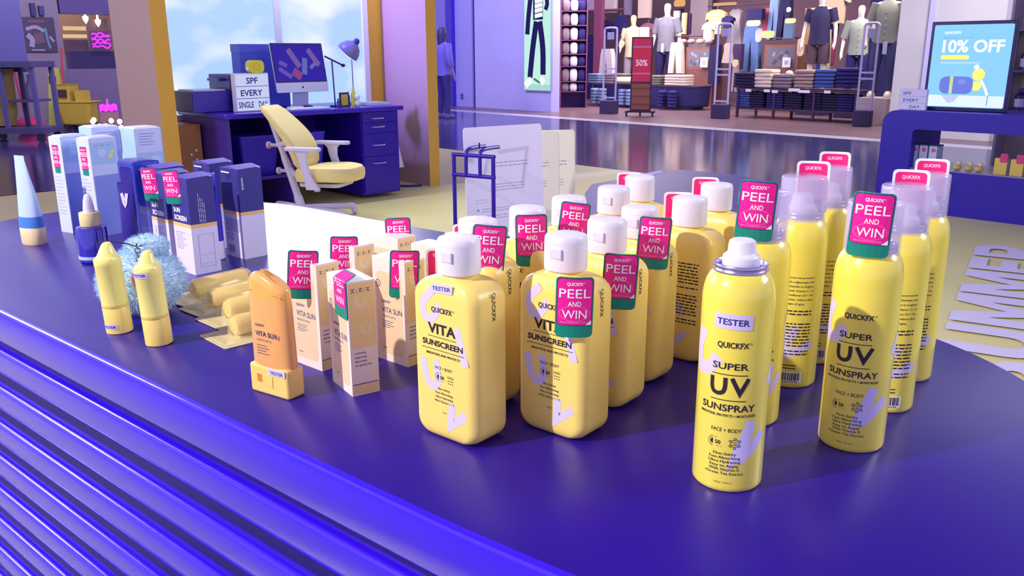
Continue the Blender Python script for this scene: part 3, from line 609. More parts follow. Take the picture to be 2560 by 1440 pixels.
m = MB().add(loft([dome(k / 8) for k in range(9)]), 0, True); m.build('balm_dome', mat('balm_orange', '#f4b45c', 0.15, spec=0.7, coat=0.8, noise=0.2, nscale=90.0), ST)
m = MB()
for k in range(15):   # knurled rim of the dome
    x = -0.020 + k * 0.0028; m.add(ball(x, -0.0088, 0.0955 + (topz(x) - 0.0955) * 0.25, 0.0007, 0.0007, 0.0007, 6, 4), 0, True)
m.build('rim_beads', mm('#f7c98a'), ST)
m = MB(); f = flat(-SDP / 2, 0.0007); q = lambda x, z: f(x + 0.0120, z + 0.0245 + 0.02 * x)
art(m, rpanel(-0.0105, 0.0115, -0.0030, 0.0038, 0.0008), 0, q); q2 = lambda x, z: (lambda a: (a[0], a[1] - 0.0002, a[2]))(q(x, z)); art(m, text('TESTER', 0.0044, 0.0005, -0.0018, bold=0.015, width=0.0175), 1, q2); m.build('tester_sticker', [LBL, INKB], ST)
# ------------------------------------------------------------------ lip balm tubes
YB = mat('balm_tube_yellow', '#f7f08c', 0.28, spec=0.5, coat=0.4); YB2 = mat('balm_cap_yellow', '#f4d873', 0.3, coat=0.3)
def balm(x, y, rz, label, sticker_z, lean):
    t = thing('lip_balm', label, 'lip balm', (x, y, TZ), rz, 'yellow lip balm testers', (0, lean, rz))
    r = 0.0146
    MB().add(lathe([(r - 0.001, 0), (r, 0.001), (r, 0.0300), (r - 0.0004, 0.0306), (r, 0.0312), (r, 0.0345)], 40), 0, True).build('balm_cap', YB2, t)
    MB().add(lathe([(r - 0.0002, 0.0346), (r - 0.0002, 0.0800), (r + 0.0002, 0.0806), (r, 0.0870), (r - 0.0006, 0.0885)], 40), 0, True).build('balm_body', YB, t)
    R = []
    for k in range(11):   # slanted rounded tip
        u = k / 10; rr = (0.0138, 0.0126, 0.0110, 0.0096, 0.0084, 0.0074, 0.0064, 0.0053, 0.0041, 0.0026, 0.0006)[k]
        zz = 0.0880 + (0, 0.0012, 0.0034, 0.0060, 0.0088, 0.0114, 0.0138, 0.0158, 0.0172, 0.0180, 0.0183)[k]
        R.append([(rr * math.cos(2 * PI * i / 32) + 0.003 * u, rr * math.sin(2 * PI * i / 32) * (1 - 0.2 * u), zz) for i in range(32)])
    MB().add(loft(R), 0, True).build('balm_tip', YB, t)
    m = MB(); f0 = cyl_fn(r + 0.0002, 0.0002); f1 = cyl_fn(r + 0.0002, 0.0004)
    art(m, rpanel(-0.019, 0.0005, -0.0032, 0.0032, 0.0006, 12, 3), 0, lambda x, z: f0(x, z + sticker_z)); art(m, text('TESTER', 0.0044, -0.0095, -0.0017, bold=0.02, width=0.0170), 1, lambda x, z: f1(x, z + sticker_z)); m.build('tester_sticker', [LBL, INKB], t)
    return t
balm(-0.4565, 0.9440, 0.30, 'yellow lip balm tube with its sticker near the foot, left of its twin', 0.0095, -0.045)
balm(-0.3935, 0.9010, 0.30, 'yellow lip balm tube with its tester sticker near the shoulder, right of its twin', 0.0815, -0.04)
# ------------------------------------------------------------------ fluffy bag charm
pc = Vector((-0.4560, 1.0150, TZ + 0.046))
pom = thing('fluffy_charm', 'fluffy pale blue ball charm behind the two lip balms', 'bag charm', (pc.x, pc.y, TZ), 0.3)
FUR = mat('blue_fur', '#bfe0f6', 0.8, sheen=0.6)
m = MB().add(ball(0, 0, 0.042, 0.049, 0.044, 0.038, 24, 16), 0, True); rr = random.Random(4)
for i in range(5200):
    z = rr.uniform(-1, 1); a = rr.uniform(0, 2 * PI); s = math.sqrt(1 - z * z); n = Vector((s * math.cos(a), s * math.sin(a), z)); p = Vector((n.x * 0.048, n.y * 0.043, n.z * 0.037 + 0.042))
    L = rr.uniform(0.005, 0.010); d = (n + Vector((rr.uniform(-.5, .5), rr.uniform(-.5, .5), rr.uniform(-.6, .3)))).normalized(); e = p + d * L
    if e.z < 0.0008: continue
    sd = d.cross(Vector((rr.uniform(-1, 1), rr.uniform(-1, 1), rr.uniform(-1, 1)))).normalized() * 0.0006
    m.add(([tuple(p - sd), tuple(p + sd), tuple(e)], [(0, 1, 2)]), 0)
m.build('fur_ball', FUR, pom)
m = MB().add(ball(0.010, 0, 0.083, 0.024, 0.020, 0.014, 18, 12), 0, True)
for i in range(1700):
    z = rr.uniform(-1, 1); a = rr.uniform(0, 2 * PI); s = math.sqrt(1 - z * z); n = Vector((s * math.cos(a), s * math.sin(a), z)); p = Vector((0.010 + n.x * 0.023, n.y * 0.019, n.z * 0.013 + 0.083)); d = (n + Vector((rr.uniform(-.5, .5), rr.uniform(-.5, .5), rr.uniform(-.4, .4)))).normalized(); e = p + d * rr.uniform(0.004, 0.007)
    sd = d.cross(Vector((rr.uniform(-1, 1), rr.uniform(-1, 1), 0.3))).normalized() * 0.0006; m.add(([tuple(p - sd), tuple(p + sd), tuple(e)], [(0, 1, 2)]), 0)
m.build('fur_tuft', FUR, pom)
MB().add(ball(0.004, -0.046, 0.055, 0.010, 0.008, 0.012, 14, 10), 0, True).build('patch', mm('#e8a49a'), pom)
MB().add(tube(bez([(-0.036, -0.062, 0.1045), (-0.020, -0.060, 0.1050), (-0.004, -0.055, 0.1000), (0.004, -0.052, 0.0960), (0.012, -0.054, 0.0965)], 6), 0.0008, 6)).build('cord', mm('#2b2140'), pom)
m = MB()
for i in range(7):
    z = 0.096 - i * 0.0050; pts = [(0.006 + 0.0030 * math.cos(2 * PI * k / 10) * (1 if i % 2 else 0.35), -0.054 - 0.0030 * math.cos(2 * PI * k / 10) * (0.35 if i % 2 else 1), z + 0.0034 * math.sin(2 * PI * k / 10)) for k in range(11)]
    m.add(tube(pts, 0.0007, 5), 0, True)
m.build('chain', mat('charm_chain', '#8f86b0', 0.25, metal=0.9), pom)
# ------------------------------------------------------------------ blister packs with yellow rollers
CARD = mat('backing_card', '#d9cf9a', 0.5); BLI = mat('blister_plastic', '#fdf0b8', 0.08, spec=0.8, alpha=0.30); ROL = mat('roller_yellow', '#f8d66c', 0.35)
def blister(x, y, a, z, label, tilt=(0, 0)):
    t = thing('blister_pack', label, 'blister pack', (x, y, TZ + z), a, 'blister packs lying on the counter', (tilt[0], tilt[1], a))
    m = MB().add(slab(0.066, 0.120, 0, 0.0012, 0.004, 0.0004, 4), 0); art(m, quad(-0.026, 0.026, -0.056, -0.043), 1, lambda x, y: (x, y, 0.0014))
    for i in range(4): art(m, quad(-0.022, 0.010 + 0.003 * i, -0.0455 - 0.0026 * i, -0.0447 - 0.0026 * i), 2, lambda x, y: (x, y, 0.0016))
    m.build('card', [CARD, mm('#e6dca6'), mm('#a89a62')], t)
    R = []
    for (y_, r) in ((-0.034, 0.004), (-0.036, 0.010), (-0.033, 0.0155), (-0.028, 0.0175), (0.045, 0.0175), (0.051, 0.0150), (0.053, 0.010), (0.052, 0.004)):
        R.append([(r * math.cos(PI * i / 16), y_, 0.0013 + r * 1.42 * math.sin(PI * i / 16)) for i in range(17)])
    MB().add(loft(R, False, False, False), 0, True).build('blister', BLI, t)
    m = MB(); RR_ = [[(r * math.cos(2 * PI * i / 20), y_, 0.0135 + r * math.sin(2 * PI * i / 20)) for i in range(20)] for y_, r in ((-0.0335, 0.006), (-0.0330, 0.0095), (-0.028, 0.0115), (0.010, 0.0115), (0.011, 0.0108), (0.040, 0.0108), (0.046, 0.009), (0.048, 0.004))]
    m.add(loft(RR_), 0, True); art(m, ring2(0, 0.0135, 0.0045, 0.0006, 16), 1, lambda x, z: (x, -0.0337, z)); m.build('roller_tube', [ROL, mm('#c99c3c')], t)
    return t
blister(-0.2920, 0.9420, D(-46), 0.0001, 'blister pack lying nearest, beside the orange sunstick'),
blister(-0.3200, 1.0060, D(-44), 0.0016, 'blister pack second from the orange sunstick, its card over the first', (0.015, 0.0))
blister(-0.3560, 1.0500, D(-42), 0.0022, 'blister pack third from the orange sunstick, round roller end to us', (0.02, 0.0))
blister(-0.3950, 1.0950, D(-40), 0.0030, 'farthest blister pack, beside the navy and white cartons', (0.02, 0.0))
# ------------------------------------------------------------------ navy and white cartons
NW, ND, NH = 0.0520, 0.0410, 0.1405
NVY = mat('carton_navy', '#37338a', 0.42); NWH = mat('carton_white', '#e2dcf6', 0.5); NBAND = mat('carton_band', '#f2c47c', 0.5)
def ncarton(x, y, a, label, tagged=None, back=False):
    t = thing('sunscreen_carton', label, 'box', (x, y, TZ), D(a), 'navy and white sunscreen cartons')
    m = MB(); zs = 0.0685
    m.add(box(-NW / 2, NW / 2, -ND / 2, ND / 2, 0, zs), 1); m.add(box(-NW / 2, NW / 2, -ND / 2, ND / 2, zs, zs + 0.0055), 2); m.add(box(-NW / 2, NW / 2, -ND / 2, ND / 2, zs + 0.0055, NH), 0)
    f = flat(-ND / 2, 0.0002); sd = lambda x, z: (NW / 2 + 0.0002, x, z); sd2 = lambda x, z: (NW / 2 + 0.00035, x, z); f2 = flat(-ND / 2, 0.00035)
    if not back:
        art(m, text('QUICKFX', 0.0030, -0.020, 0.1005, 'L', 0.02, width=0.012), 3, f); art(m, text('SUN', 0.0098, -0.020, 0.0895, 'L', 0.03, width=0.0185), 3, f); art(m, text('SCREEN', 0.0098, -0.020, 0.0780, 'L', 0.03, width=0.0355), 3, f)
        for i in range(9): art(m, quad(-0.020, -0.020 + (0.020 if i % 3 else 0.028), 0.0595 - i * 0.0030, 0.0602 - i * 0.0030), 4, f)
        art(m, text('50ml', 0.0030, -0.020, 0.0110, 'L', 0.01, width=0.007), 4, f)
        for k in range(4): words(m, 3, lambda x, z, k=k: (NW / 2 + 0.0002, -0.0060 + 0.0028 * k + z, x), 0.076, 0.118 - 0.004 * k, 0, 0.0001, 0.0040, 0.0006, 11 + k)
        for (x0, x1, z0, z1) in ((-0.011, 0.013, 0.010, 0.0104), (-0.011, 0.013, 0.058, 0.0584), (-0.011, -0.0106, 0.010, 0.058), (0.0126, 0.013, 0.010, 0.058), (-0.009, 0.011, 0.015, 0.0153), (-0.009, 0.011, 0.028, 0.0283)): art(m, quad(x0, x1, z0, z1), 4, sd)
    else:
        words(m, 4, f, -0.021, 0.020, 0.040, 0.060, 0.0030, 0.0013, 21); words(m, 4, f, -0.021, 0.0, 0.026, 0.036, 0.0030, 0.0012, 22); barcode(m, 1, 4, f, f2, -0.020, 0.002, 0.006, 0.020)
        for i in range(10): art(m, quad(-0.022, 0.020 if i % 3 else 0.014, 0.0800 + i * 0.0050, 0.0807 + i * 0.0050), 5, f)
        art(m, disc(-0.002, NH - 0.010, 0.0075), 6, f); art(m, quad(-0.022, 0.002, NH - 0.0075, NH - 0.0055), 3, f2)
        art(m, text('QUICKFX', 0.0040, 0, 0, bold=0.02, width=0.019, rot=PI / 2), 3, lambda x, z: (NW / 2 + 0.0002, x - 0.0125, z + 0.118))
    m.build('carton_body', [NVY, NWH, NBAND, PURE, mm('#7f78b8'), mm('#4a45a0'), mm('#241a6e')], t)
    m = MB().add(([(-NW / 2, -ND / 2, NH), (NW / 2, -ND / 2, NH), (NW / 2, ND / 2, NH + 0.0012), (0, ND / 2, NH + 0.0050), (-NW / 2, ND / 2, NH + 0.0012), (0, -ND / 2, NH + 0.0042)], [(0, 5, 3, 4), (5, 1, 2, 3), (0, 1, 5), (4, 3, 2)]), 0); m.build('top_flap', mm('#5a50b4'), t)
    if tagged: add_tag(t, (tagged[0], -ND / 2 - 0.0070, tagged[1]), 0.38, 0.0, False, tagged[2])
    return t
ncarton(-0.4660, 1.2350, -42, 'navy over white carton with a pink tag at its corner, nearest of the navy cartons', (-0.0060, 0.1020, -0.06))
ncarton(-0.5150, 1.2770, -42, 'tagged navy over white carton, left of the nearest one', (-0.0060, 0.1000, -0.06))
ncarton(-0.4245, 1.3340, -42, 'navy over white carton turned with its barcode to us, rightmost of the navy cartons', None, True)
ncarton(-0.4920, 1.4050, -42, 'navy carton behind the barcode carton, only its top edge showing', None, True)
ncarton(-0.5500, 1.3500, -42, 'navy carton at the back between the tagged ones, top in view', None, True)
for (x, y, lb) in ((-0.4650, 1.3080, 'blue tube with a pale cap standing between the navy cartons'),):
    t = thing('sunscreen_tube', lb, 'tube', (x, y, TZ), D(-35))
    MB().add(loft(oval_rings([(0.0300, 0.0240, 0.030, 0), (0.0320, 0.0220, 0.070, 0), (0.0340, 0.010, 0.125, 0), (0.0340, 0.0016, 0.135, 0)], 28, 2)), 0, True).build('tube_body', mm('#3a30c4', 0.3), t)
    MB().add(slab(0.028, 0.024, 0, 0.030, 0.011, 0.002)).build('tube_cap', WHITE, t)
# ------------------------------------------------------------------ pale blue cartons, left back
PW_, PD_, PH_ = 0.052, 0.052, 0.171
PBL = mat('carton_pale_blue', '#cdd8fb', 0.5); PBL2 = mat('carton_sky_print', '#a9cdf2', 0.5); PGL = mat('carton_window', '#8b9be6', 0.15, spec=0.6)
def pcarton(x, y, a, label, w_, tagged=None, style=0, h=None):
    t = thing('pale_carton', label, 'box', (x, y, TZ), D(a), 'pale blue cartons at the left back'); H = h or PH_; m = MB().add(box(-w_ / 2, w_ / 2, -PD_ / 2, PD_ / 2, 0, H), 0)
    f = flat(-PD_ / 2, 0.0002); sd = lambda x, z: (w_ / 2 + 0.0002, x, z); sd2 = lambda x, z: (w_ / 2 + 0.0004, x, z)
    if style == 0:
        for i in range(12): art(m, quad(-w_ / 2 + 0.004, -w_ / 2 + 0.004 + (0.022 if i % 4 else 0.014), 0.100 - i * 0.0060, 0.1007 - i * 0.0060), 3, f)
        art(m, quad(-PD_ / 2 + 0.002, PD_ / 2, 0.0, 0.107), 2, sd); art(m, quad(-PD_ / 2 + 0.003, PD_ / 2 - 0.003, 0.126, 0.164), 1, sd)
        for i in range(3): art(m, quad(-0.017 + i * 0.012, -0.010 + i * 0.012, 0.158, 0.1592), 3, sd2)
        art(m, disc(0.012, 0.139, 0.0045), 4, sd2); art(m, disc(-0.004, 0.146, 0.0075), 0, sd2); art(m, disc(0.017, 0.146, 0.0035), 4, sd2)
    else:
        art(m, quad(-w_ / 2, w_ / 2, 0.0, H), 1, f); art(m, quad(-PD_ / 2, PD_ / 2, H - 0.075, H - 0.044), 1, sd)
        for i in range(5): art(m, quad(-0.018, 0.012 - 0.003 * (i % 3), H - 0.010 - i * 0.0050, H - 0.0088 - i * 0.0050), 3, sd2)
        art(m, ring2(-0.012, H - 0.066, 0.004, 0.0012), 3, sd2); art(m, disc(0.010, H - 0.060, 0.010), 0, sd2)
    m.build('carton_body', [PBL, PBL2, PGL, mm('#8d8fd0'), mm('#e9e79a')], t)
    MB().add(loft([[(x_, y_, H + 0.0001) for x_, y_ in rrect(w_, PD_, 0.001, 1)], [(x_, y_, H + 0.003) for x_, y_ in rrect(w_ * 0.8, PD_ * 0.8, 0.004, 1)]]), 0).build('top_flap', PBL, t)
    if tagged: add_tag(t, tagged, 0.0, 0.0)
    return t
pcarton(-0.7930, 1.5400, -30, 'pale blue carton with a pink tag, leftmost of the tall pale cartons', 0.034, (-0.001, -PD_ / 2 - 0.0012, 0.108))
pcarton(-0.7270, 1.5060, -30, 'pale blue carton with a pink tag and picture side, in front beside the leftmost', 0.034, (-0.001, -PD_ / 2 - 0.0012, 0.108))
pcarton(-0.6980, 1.6250, -40, 'pale blue carton without a tag, rightmost of the tall pale cartons', 0.052, None, 1, 0.178)
pcarton(-0.7780, 1.6300, -40, 'pale blue carton behind the tagged ones, only its top showing', 0.052, None, 1, 0.180)
# clear blue pouch box behind the tube
t = thing('navy_carton', 'tall glossy dark blue carton with clear shine, behind the small navy tube', 'box', (-0.5960, 1.3650, TZ), D(-40))
m = MB().add(slab(0.052, 0.046, 0, 0.148, 0.004, 0.002, 3), 0); art(m, rpanel(-0.017, 0.021, 0.018, 0.140, 0.006), 1, flat(-0.023, 0.0003)); art(m, quad(-0.019, -0.004, 0.010, 0.0102), 2, lambda x, z: (0.0263, x, z)); art(m, quad(-0.009, 0.002, 0.004, 0.140), 2, lambda x, z: (0.0263, x, z))
m.build('carton_body', [mat('glossy_blue', '#3140b8', 0.1, spec=0.8, coat=0.6), mat('deep_blue', '#22148e', 0.15, spec=0.6), mm('#7f93e0', 0.2)], t)
MB().add(loft([[(x_, y_, 0.148) for x_, y_ in rrect(0.050, 0.044, 0.003, 2)], [(x_, y_, 0.150) for x_, y_ in rrect(0.044, 0.020, 0.003, 2)]])).build('top_flap', mm('#3a44b0', 0.2), t)
# small navy tube standing on its pale cap
t = thing('hand_tube', 'small navy tube on a pale cap with a crimped top, behind the first lip balm', 'tube', (-0.5600, 1.2300, TZ), D(-20)); t.scale = (0.92, 0.92, 0.90)
m = MB().add(loft(oval_rings([(0.0265, 0.0250, 0.034, 0), (0.0285, 0.0220, 0.075, 0), (0.0310, 0.0100, 0.128, 0), (0.0320, 0.0020, 0.140, 0), (0.0320, 0.0016, 0.147, 0)], 32, 2)), 0, True)
f = lambda x, z: (x, -0.0127 + 0.098 * max(0, z - 0.034), z); art(m, text('QUICKFX', 0.0070, 0, 0, bold=0.02, width=0.032, rot=-PI / 2), 1, lambda x, z: f(x - 0.004, z + 0.072)); art(m, stroke([(-0.004, 0.130), (0.002, 0.112), (0.006, 0.130)], 0.006, 4), 1, lambda x, z: (x, -0.0150 + 0.10 * max(0, z - 0.034) , z))
m.build('tube_body', [mm('#26128a', 0.25), mm('#cfc8f4')], t); MB().add(lathe([(0.0125, 0), (0.0135, 0.001), (0.0128, 0.034)], 28), 0, True).build('tube_cap', mm('#ded8f4', 0.3), t)
# dropper bottle
t = thing('dropper_bottle', 'blue glass dropper bottle with a pale yellow collar, left of the navy tube', 'bottle', (-0.6500, 1.2950, TZ), D(-25))
MB().add(lathe([(0.0200, 0), (0.0225, 0.0015), (0.0228, 0.050), (0.0215, 0.0545), (0.0140, 0.0565), (0.0130, 0.058)], 40), 0, True).build('glass_body', mat('blue_glass', '#2a22b0', 0.08, spec=0.7, coat=0.5), t)
MB().add(lathe([(0.0231, 0.006), (0.0231, 0.0110)], 40), 0, True).build('base_band', mm('#b9c6ee'), t)
MB().add(lathe([(0.0150, 0.0565), (0.0153, 0.0570), (0.0153, 0.0765), (0.0147, 0.0775), (0.0060, 0.0775)], 36), 0, True).build('collar', mat('cream_collar', '#e9dd9c', 0.4), t)
MB().add(lathe([(0.0085, 0.0770), (0.0082, 0.0830), (0.0065, 0.0960), (0.0045, 0.1030), (0.0018, 0.1050)], 24), 0, True).build('rubber_bulb', mm('#dcd6f4', 0.4), t)
# pale blue squeeze tube at the left edge
t = thing('squeeze_tube', 'pale blue squeeze tube standing on a cream cap at the left edge', 'tube', (-0.8150, 1.4250, TZ), D(-25))
m = MB().add(loft(oval_rings([(0.0460, 0.0330, 0.029, 0), (0.0450, 0.0310, 0.040, 0), (0.0380, 0.0200, 0.085, -0.002), (0.0280, 0.0070, 0.130, -0.006), (0.0250, 0.0030, 0.141, -0.007), (0.0250, 0.0020, 0.149, -0.007)], 36, 2.1)), 0, True)
fq = lambda x, z: (x, -0.0172 + 0.17 * max(0, z - 0.029) * 0.72, z)
m.build('tube_body', mat('pale_blue_plastic', '#bcd6f8', 0.35), t)
MB().add(loft([[(x_ * k, y_ * k, z) for x_, y_, _ in oval_rings([(0.0466, 0.0336, 0, 0)], 36, 2.1)[0]] for z, k in ((0.0296, 1.0), (0.034, 0.998), (0.041, 0.985), (0.048, 0.965))], False, False), 0, True).build('sea_band', mm('#4a86d8', 0.35), t)
MB().add(loft(oval_rings([(0.0430, 0.0320, 0, 0), (0.0450, 0.0335, 0.0015, 0), (0.0460, 0.0340, 0.028, 0), (0.0440, 0.0320, 0.0295, 0)], 36, 2.1)), 0, True).build('tube_cap', mat('cream_cap', '#efd8a6', 0.4), t)
# ------------------------------------------------------------------ wire stand with sheets
WIRE = mat('violet_wire', '#2a0f96', 0.3, spec=0.5)
bx_ = Vector((-0.1090, 1.6000, TZ)); dirx = Vector((0.087, -0.128, 0)); wlen = 0.135
wa = math.atan2(-0.52, 0.85)
t = thing('wire_stand', 'violet wire frame stand for sheets at the back edge of the counter', 'display stand', (-0.0640, 1.4300, TZ), wa)
hw = 0.0395; m = MB()
m.add(tube([(-hw, 0, 0), (-hw, 0, 0.146)], 0.0036, 10), 0, True); m.build('post', WIRE, t); MB().add(tube([(hw, 0, 0), (hw, 0, 0.146)], 0.0036, 10), 0, True).build('post', WIRE, t)
for z in (0.146, 0.112): MB().add(tube([(-hw - 0.003, 0, z), (hw + 0.003, 0, z)], 0.0034, 10), 0, True).build('cross_bar', WIRE, t)
for x in (-0.014, 0.014): MB().add(tube(bez([(x, -0.001, 0.112), (x, -0.001, 0.140), (x, 0.001, 0.152), (x + 0.004, 0.012, 0.157), (x + 0.012, 0.040, 0.158)], 5), 0.0032, 8), 0, True).build('hook_bar', WIRE, t)
MB().add(tube([(0.002, 0.016, 0.157), (0.006, 0.010, 0.166)], 0.0014, 6), 0, True).build('cable_tie', WIRE, t)
MB().add(box(-hw, hw, -0.003, 0.055, 0, 0.003)).build('foot_plate', WIRE, t)
def sheet(px, py, a, wd, h, m_, label, seed, kind, lean=-0.06):
    t = thing('info_sheet', label, 'sheet', (px, py, TZ + 0.004), a, 'printed sheets in the wire stand', (lean, 0, a))
    m = MB().add(prism_y([(x, z + h / 2) for x, z in rrect(wd, h, 0.006, 4)], -0.0004, 0.0004), 0); f = flat(-0.0004, 0.0002); x0 = -wd / 2
    words(m, 1, f, x0 + 0.35 * wd, x0 + 0.8 * wd, 0.60 * h, 0.66 * h, 0.0060, 0.0012, seed); words(m, 1, f, x0 + 0.30 * wd, x0 + 0.75 * wd, 0.40 * h, 0.46 * h, 0.0050, 0.0010, seed + 1)
    if kind:
        for (a0, a1, b0, b1) in ((0.12, 0.26, 0.300, 0.302), (0.12, 0.26, 0.330, 0.332), (0.12, 0.122, 0.300, 0.332), (0.258, 0.26, 0.300, 0.332)): art(m, quad(x0 + a0 * wd, x0 + a1 * wd, b0 * h, b1 * h), 1, f)
        for i in range(2): art(m, disc(x0 + 0.14 * wd, (0.235 - 0.07 * i) * h, 0.0022, 10), 1, f); words(m, 1, f, x0 + 0.19 * wd, x0 + 0.55 * wd, (0.20 - 0.07 * i) * h, (0.24 - 0.07 * i) * h, 0.0045, 0.0009, seed + 3 + i)
        art(m, stroke([(x0 + 0.42 * wd, 0.76 * h), (x0 + 0.80 * wd, 0.78 * h), (x0 + 0.72 * wd, 0.42 * h)], 0.006, 1), 2, f); art(m, stroke([(x0 + 0.30 * wd, 0.74 * h), (x0 + 0.24 * wd, 0.56 * h)], 0.006, 2), 2, f)
    else:
        for k in range(4): words(m, 1, f, x0 + 0.12 * wd, x0 + 0.6 * wd, (0.80 - 0.18 * k) * h, (0.83 - 0.18 * k) * h, 0.0055, 0.0010, seed + k)
    m.build('card', [m_, mm('#8f88b4'), mm('#c9c4e2')], t)
    return t
sheet(-0.0080, 1.4900, D(35), 0.165, 0.186, mm('#e6dffb', 0.4), 'large lavender printed sheet leaning in the wire stand', 31, 1)
sheet(0.0430, 1.5650, D(25), 0.105, 0.168, mm('#e2dcd0', 0.4), 'cream sheet edge directly behind the large lavender sheet', 41, 0)
sheet(0.0800, 1.5850, D(14), 0.082, 0.170, mm('#e4e0cc', 0.4), 'pale yellow sheet at the right of the wire stand', 51, 0)
# ------------------------------------------------------------------ pop-up booth with the desk
YWALL = mat('booth_yellow', '#e3b24a', 0.5, spec=0.3); FRAMEW = mat('window_white', '#e9ecff', 0.4)
BS = -6.94; BF = -6.25
def mthing(name, label, cat, s, t, z=0.0, group=None, da=0.0): return thing(name, label, cat, mall(s, t, z), MA + da, group)
bt = mthing('booth', 'yellow pop-up booth with a sky picture window around the desk', 'booth', 0, 0)
def bp(name, m, *bs):
    q = MB()
    for b in bs: q.add(box(*b))
    return q.build(name, m, bt)
WB = on_s(690, 288, BS).z + 0.01; WR = T_(on_s(915, 100, BS)); WT = 1.92
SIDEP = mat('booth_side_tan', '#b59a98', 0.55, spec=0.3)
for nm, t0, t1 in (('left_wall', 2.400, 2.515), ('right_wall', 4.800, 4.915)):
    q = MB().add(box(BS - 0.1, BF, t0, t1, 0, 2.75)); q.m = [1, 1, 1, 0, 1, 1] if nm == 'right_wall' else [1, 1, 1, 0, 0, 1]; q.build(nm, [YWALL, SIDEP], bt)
bp('back_wall', YWALL, (BS - 0.1, BS, 2.515, 4.800, 0, 2.75))
bp('header_beam', YWALL, (BF - 0.15, BF, 2.515, 4.800, 2.52, 2.75))
HG = glow('header_lamp_glow', '#e9f4ff', 3.0); hl = bp('header_lamp', HG, (BF - 0.06, BF - 0.02, 2.76, 4.79, 2.00, 2.40)); hl['label'] = 'white lit strip under the header'
area('header_lamp_light', mall(BF - 0.015, 3.78, 2.20), mall(BF + 3.0, 3.78, 2.20), 82, (0.90, 0.95, 1.0), 2.0, 0.38)
SKY = bpy.data.materials.new('sky_picture'); SKY.use_nodes = True; nt = SKY.node_tree; b = nt.nodes['Principled BSDF']
tc = nt.nodes.new('ShaderNodeTexCoord'); mp = nt.nodes.new('ShaderNodeMapping'); mp.inputs['Scale'].default_value = (1, 1.0, 1.7); mp.inputs['Location'].default_value = (0.3, 0.9, 0.55); n1 = nt.nodes.new('ShaderNodeTexNoise'); n1.inputs['Scale'].default_value = 1.45; n1.inputs['Detail'].default_value = 5; n1.inputs['Roughness'].default_value = 0.45
cr = nt.nodes.new('ShaderNodeValToRGB'); cr.color_ramp.elements[0].position = 0.44; cr.color_ramp.elements[0].color = rgb('#a9c9fc'); cr.color_ramp.elements[1].position = 0.64; cr.color_ramp.elements[1].color = rgb('#e6edff')
nt.links.new(tc.outputs['Object'], mp.inputs[0]); nt.links.new(mp.outputs[0], n1.inputs['Vector']); nt.links.new(n1.outputs[0], cr.inputs[0]); nt.links.new(cr.outputs[0], b.inputs['Emission Color']); b.inputs['Emission Strength'].default_value = 0.92; b.inputs['Base Color'].default_value = (0.02, 0.02, 0.03, 1); b.inputs['Roughness'].default_value = 0.6
sp = MB().add(box(BS, BS + 0.02, 2.56, WR - 0.05, WB + 0.03, WT)).build('sky_panel', SKY, bt); sp['label'] = 'backlit picture of clouds'
MT = T_(on_s(694, 60, BS + 0.03))
bp('window_frame', FRAMEW, (BS, BS + 0.045, 2.515, 2.565, WB, WT + 0.05), (BS, BS + 0.045, WR - 0.055, WR, WB, WT + 0.05), (BS, BS + 0.045, 2.515, WR, WT, WT + 0.05), (BS, BS + 0.045, 2.515, WR, WB - 0.01, WB + 0.035))
bp('mullion', FRAMEW, (BS, BS + 0.04, MT - 0.03, MT + 0.03, WB, WT))
# low yellow cabinet behind the left wall
cb_ = mthing('low_cabinet', 'low brown yellow cabinet with round knobs between booth wall and desk', 'cabinet', -6.72, 2.70)
MB().add(box(-0.20, 0.22, -0.13, 0.085, 0, 0.665)).build('body', mat('cabinet_ochre', '#a87048', 0.5), cb_)
for y, z in ((0.03, 0.47), (0.03, 0.40), (-0.01, 0.44)): MB().add(ball(0.232, y, z, 0.014, 0.014, 0.014, 10, 8), 0, True).build('knob', mm('#d9c9d8', 0.3), cb_)
# desk
dk = mthing('desk', 'navy office desk with a drawer pedestal at its right end', 'desk', -6.45, 3.57)
DKN = mat('desk_navy', '#2f10a8', 0.35, spec=0.5); DKT = mat('desk_top_navy', '#3a1cc0', 0.25)
MB().add(slab(0.86, 1.60, 0.722, 0.758, 0.02, 0.006, 4)).build('desktop', DKT, dk)
MB().add(box(-0.40, 0.39, 0.38, 0.755, 0.03, 0.722)).build('pedestal', DKN, dk)
for z0, z1, hz in ((0.632, 0.715, 0.665), (0.545, 0.627, 0.595), (0.355, 0.540, 0.445), (0.05, 0.350, 0.295)):
    d = MB().add(box(0.390, 0.405, 0.390, 0.745, z0, z1)).build('drawer', DKN, dk)
    MB().add(tube(bez([(0.402, 0.48, hz), (0.428, 0.50, hz), (0.428, 0.58, hz), (0.402, 0.60, hz)], 4), 0.006, 8), 0, True).build('drawer_handle', mm('#b9b2e6', 0.2, metal=0.7), d)
MB().add(box(-0.36, -0.33, -0.75, 0.38, 0.30, 0.722)).build('modesty_panel', DKN, dk)
for y in (-0.77, -0.26): MB().add(box(-0.38, 0.36, y, y + 0.035, 0, 0.722)).build('side_frame', mm('#4a2fa6', 0.4), dk)
MB().add(box(-0.35, 0.33, -0.735, 0.38, 0.245, 0.27)).build('lower_shelf', DKN, dk)
